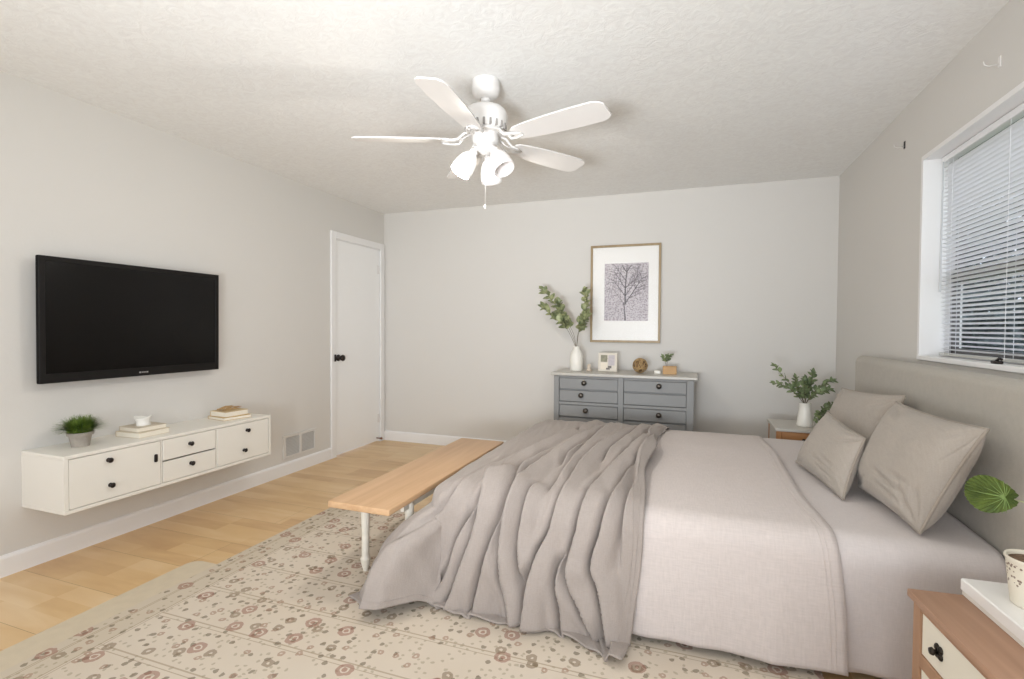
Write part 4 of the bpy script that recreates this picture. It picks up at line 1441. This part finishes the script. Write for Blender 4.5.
# woven ball
wbll = empty('woven_ball', (2.725, 4.36, dz), 'round woven rattan ball on the middle of the dresser', 'decorative ball')
rnd = random.Random(9)
M_rat = mat('rattan', srgb(176, 146, 102), 0.7, var=0.2, vscale=60)
RB = 0.060
bm = bmesh.new()
bmesh.ops.create_icosphere(bm, subdivisions=3, radius=RB*0.86, matrix=Matrix.Translation((0, 0, RB+0.004)))
obj('core', bm, mat('rattan_core', srgb(120, 94, 62), 0.8), wbll, smooth=True)
for k in range(16):
    ax = Vector((rnd.gauss(0, 1), rnd.gauss(0, 1), rnd.gauss(0, 1))).normalized(); a = ax.orthogonal().normalized(); b = ax.cross(a)
    off = rnd.uniform(-0.5, 0.5)*RB; rr = math.sqrt(RB*RB-off*off)
    bm = bmesh.new()
    tube(bm, [Vector((0, 0, RB+0.004))+ax*off+(a*math.cos(2*PI*i/28)+b*math.sin(2*PI*i/28))*rr for i in range(29)], 0.0038, 5)
    obj('rattan_band', bm, M_rat, wbll, smooth=True)

# white block candle and wooden box with a sprig
cdl = obj('white_soap_block', B(-0.026, 0.026, -0.02, 0.02, 0, 0.028, 0.006, seg=3), M_ceramic, None, smooth=True, loc=(2.868, 4.34, dz))
tag(cdl, 'small white block lying left of the wooden planter on the dresser', 'block')
wbx = empty('planter_box', (2.965, 4.36, dz), 'small tan wooden planter box with a green sprig on the right end of the dresser', 'planter')
bm = bmesh.new()
for a in ((-0.055, 0.055, -0.03, -0.024), (-0.055, 0.055, 0.024, 0.03), (-0.055, -0.049, -0.024, 0.024), (0.049, 0.055, -0.024, 0.024)): box(bm, a[0], a[1], a[2], a[3], 0, 0.066, 0.001)
box(bm, -0.05, 0.05, -0.025, 0.025, 0, 0.055)
obj('box', bm, wood('tan_box', srgb(170, 130, 84), srgb(206, 168, 120), 'x', 0.6), wbx)
spray(wbx, [[(-0.02, 0, 0.05), (-0.03, -0.005, 0.08), (-0.045, -0.01, 0.12), (-0.055, -0.01, 0.145)],
            [(-0.02, 0, 0.05), (-0.02, -0.005, 0.09), (-0.01, -0.01, 0.13), (0.01, -0.01, 0.155)],
            [(-0.02, 0, 0.05), (-0.03, 0.0, 0.08), (-0.03, -0.01, 0.12), (-0.02, -0.01, 0.15)]], M_leaf2, 0.034, 0.012, 31, dens=9, start=0.5, stem_r=0.0015)

# pitcher with greenery on the far nightstand
vf = empty('pitcher_with_sprigs', (3.895, 4.02, FZ), 'white pitcher vase with dense green sprigs on the far nightstand', 'vase')
obj('pitcher', LT([(0.050, 0), (0.053, 0.008), (0.046, 0.06), (0.038, 0.12), (0.036, 0.155), (0.040, 0.165), (0.034, 0.165), (0.031, 0.15), (0, 0.14)], 28), M_ceramic, vf, smooth=True, angle=70)
rnd = random.Random(2)
st = [[(0, 0, 0.15), (-0.05, -0.01, 0.24), (-0.13, -0.02, 0.33), (-0.20, -0.03, 0.42)],
      [(0, 0, 0.15), (-0.06, -0.03, 0.22), (-0.13, -0.04, 0.28), (-0.20, -0.05, 0.30)],
      [(0, 0, 0.15), (0.0, -0.01, 0.24), (0.03, -0.02, 0.31), (0.04, -0.02, 0.38)],
      [(0, 0, 0.15), (0.03, -0.02, 0.22), (0.09, -0.03, 0.29), (0.15, -0.03, 0.33)],
      [(0, 0, 0.15), (0.03, -0.03, 0.21), (0.08, -0.05, 0.25), (0.13, -0.05, 0.27)],
      [(0, 0, 0.15), (-0.03, -0.02, 0.22), (-0.06, -0.03, 0.28), (-0.07, -0.04, 0.34)],
      [(0, 0, 0.15), (-0.01, -0.03, 0.22), (-0.02, -0.06, 0.27), (-0.02, -0.07, 0.32)],
      [(0, 0, 0.15), (0.01, 0.02, 0.22), (0.02, 0.03, 0.28), (0.01, 0.03, 0.33)]]
spray(vf, st, M_leaf2, 0.046, 0.015, 41, dens=18, start=0.22)
vt = empty('trailing_plant', (4.005, 4.00, FZ), 'small trailing green plant in a white cup beside the white pitcher', 'plant')
obj('cup', LT([(0.02, 0), (0.028, 0.04), (0.031, 0.075), (0.028, 0.075), (0.025, 0.065), (0, 0.062)], 20), M_ceramic, vt, smooth=True, angle=60)
spray(vt, [[(0, 0, 0.065), (0.0, -0.02, 0.13), (0.04, -0.03, 0.17), (0.08, -0.03, 0.16)],
           [(0, 0, 0.065), (-0.01, -0.02, 0.12), (0.02, -0.03, 0.15), (0.05, -0.04, 0.15)],
           [(0, 0, 0.065), (-0.02, -0.03, 0.10), (-0.04, -0.05, 0.10), (-0.05, -0.05, 0.06)],
           [(0, 0, 0.065), (0.0, -0.03, 0.11), (-0.01, -0.05, 0.12), (-0.02, -0.06, 0.08)]], M_leaf2, 0.034, 0.014, 51, dens=10, start=0.3, stem_r=0.0015)


# ------------------------------------------------------------------ ceiling fan
fan = empty('ceiling_fan', (2.158, 2.31, H), 'white five-blade ceiling fan with three frosted glass lamp shades', 'ceiling fan')
obj('canopy', LT([(0, -0.086), (0.030, -0.086), (0.052, -0.080), (0.066, -0.064), (0.070, -0.040), (0.068, -0.001), (0, -0.001)], 36), M_fan, fan, smooth=True, angle=60)
obj('downrod', LT([(0.0125, -0.16), (0.0125, -0.085)], 16), M_fan, fan, smooth=True, angle=60)
obj('rod_coupling', LT([(0.02, -0.105), (0.024, -0.098), (0.024, -0.088), (0.018, -0.084)], 16), M_fan, fan, smooth=True)
obj('motor_housing', LT([(0, -0.252), (0.085, -0.252), (0.098, -0.240), (0.106, -0.205), (0.108, -0.175), (0.104, -0.155), (0.090, -0.138), (0.055, -0.130), (0.02, -0.126), (0, -0.126)], 44), M_fan, fan, smooth=True, angle=60)
bm = bmesh.new()
for k in range(20):
    a = 2*PI*k/20
    box(bm, 0.088, 0.1045, -0.0055, 0.0055, -0.246, -0.214, 0.002, M=Matrix.Rotation(a, 4, 'Z') @ Matrix.Rotation(R(0), 4, 'Y'))
obj('housing_vent', bm, mat('vent_slot_grey', srgb(150, 146, 142), 0.6), fan)
obj('flywheel', LT([(0, -0.262), (0.094, -0.262), (0.097, -0.257), (0.094, -0.2525), (0, -0.2525)], 36), M_fan, fan, smooth=True, angle=50)
obj('switch_housing', LT([(0, -0.315), (0.050, -0.315), (0.062, -0.306), (0.066, -0.285), (0.064, -0.262), (0, -0.262)], 36), M_fan, fan, smooth=True, angle=60)
bzz = -0.292
for k in range(5):
    a = R(-87+72*k)
    Mx = Matrix.Rotation(a, 4, 'Z')
    tilt = Matrix.Translation((0, 0, bzz)) @ Matrix.Rotation(R(-12), 4, 'X')
    out = []
    # blade outline: narrow root, broad with a clipped rounded tip
    left = [(0.165, 0.030), (0.185, 0.046), (0.24, 0.056), (0.36, 0.066), (0.50, 0.071), (0.60, 0.070), (0.632, 0.060), (0.650, 0.040)]
    pts = left + [(x, -y) for x, y in reversed(left)]
    bm = bmesh.new(); prism(bm, pts, 0.007, M=Mx @ tilt, z0=-0.0035)
    bl_ = obj('blade', bm, M_fan, fan)
    # blade iron: two arms and a loop plate
    bm = bmesh.new()
    for s in (-1, 1):
        P = [Vector((0.075, s*0.014, -0.258)), Vector((0.105, s*0.026, -0.266)), Vector((0.135, s*0.034, bzz-0.006)), Vector((0.175, s*0.030, bzz-0.009)), Vector((0.215, s*0.010, bzz-0.010))]
        tube(bm, [Mx @ p for p in P], [0.006, 0.0065, 0.007, 0.006, 0.005], 8)
    tube(bm, [Mx @ Vector((0.075, 0, -0.258)), Mx @ Vector((0.12, 0, bzz+0.004)), Mx @ Vector((0.215, 0, bzz-0.009))], [0.006, 0.004, 0.005], 8)
    obj('blade_iron', bm, M_fan, bl_, smooth=True)
# light kit
obj('light_fitter', LT([(0, -0.362), (0.018, -0.360), (0.034, -0.348), (0.044, -0.330), (0.046, -0.315), (0, -0.315)], 32), M_fan, fan, smooth=True, angle=60)
mlit, n, p = nt('lit_frosted_glass')
p.inputs['Base Color'].default_value = (0.95, 0.94, 0.92, 1); p.inputs['Roughness'].default_value = 0.35
p.inputs['Emission Color'].default_value = (1.0, 0.97, 0.92, 1); p.inputs['Emission Strength'].default_value = 0.28
mdim, n, p = nt('unlit_frosted_glass')
p.inputs['Base Color'].default_value = (0.86, 0.82, 0.80, 1); p.inputs['Roughness'].default_value = 0.35
mbulb, n, p = nt('bulb_glow')
p.inputs['Emission Color'].default_value = (1.0, 0.95, 0.88, 1); p.inputs['Emission Strength'].default_value = 5
for ang in (-22, 98, 218):
    Mz = Matrix.Rotation(R(ang), 4, 'Z')
    ax = Mz @ Matrix.Translation((0.045, 0, -0.330)) @ Matrix.Rotation(R(-33), 4, 'Y')
    bm = bmesh.new(); tube(bm, [Mz @ Vector((0.025, 0, -0.335)), ax @ Vector((0, 0, -0.008)), ax @ Vector((0, 0, -0.03))], [0.012, 0.014, 0.016], 12)
    lathe(bm, [(0.018, -0.020), (0.022, -0.024), (0.022, -0.044), (0.018, -0.046)], 20, ax)
    arm = obj('lamp_arm', bm, M_fan, fan, smooth=True)
    bm = bmesh.new()
    prof = [(0.021, -0.040), (0.030, -0.048), (0.043, -0.070), (0.051, -0.100), (0.054, -0.130), (0.052, -0.155), (0.0495, -0.155), (0.051, -0.130), (0.048, -0.100), (0.040, -0.072), (0.028, -0.052), (0.019, -0.044)]
    lathe(bm, prof, 32, ax, close=False)
    obj('glass_shade', bm, mlit if ang > 0 else mdim, arm, smooth=True)
    bm = bmesh.new(); lathe(bm, [(0.0, -0.118), (0.014, -0.112), (0.021, -0.095), (0.018, -0.075), (0.011, -0.060), (0.010, -0.046)], 20, ax)
    obj('bulb', bm, mbulb if ang > 0 else mdim, arm, smooth=True)
    if ang < 0: continue
    pl = bpy.data.lights.new('fan_lamp', 'POINT'); pl.energy = 14; pl.color = (1, 0.95, 0.88); pl.shadow_soft_size = 0.03
    po = bpy.data.objects.new('fan_lamp', pl); COL.objects.link(po)
    po.location = fan.location + (ax @ Vector((0, 0, -0.150)))
for (x, y, zb, nm) in ((0.012, -0.030, -0.615, 'pull_chain'), (-0.025, 0.02, -0.47, 'pull_chain')):
    bm = bmesh.new()
    tube(bm, [(x, y, -0.34), (x, y, zb)], 0.0009, 5)
    lathe(bm, [(0, zb-0.022), (0.005, zb-0.018), (0.0065, zb-0.010), (0.003, zb), (0, zb+0.002)], 12, Matrix.Translation((x, y, 0)))
    obj(nm, bm, M_fan, fan, smooth=True)
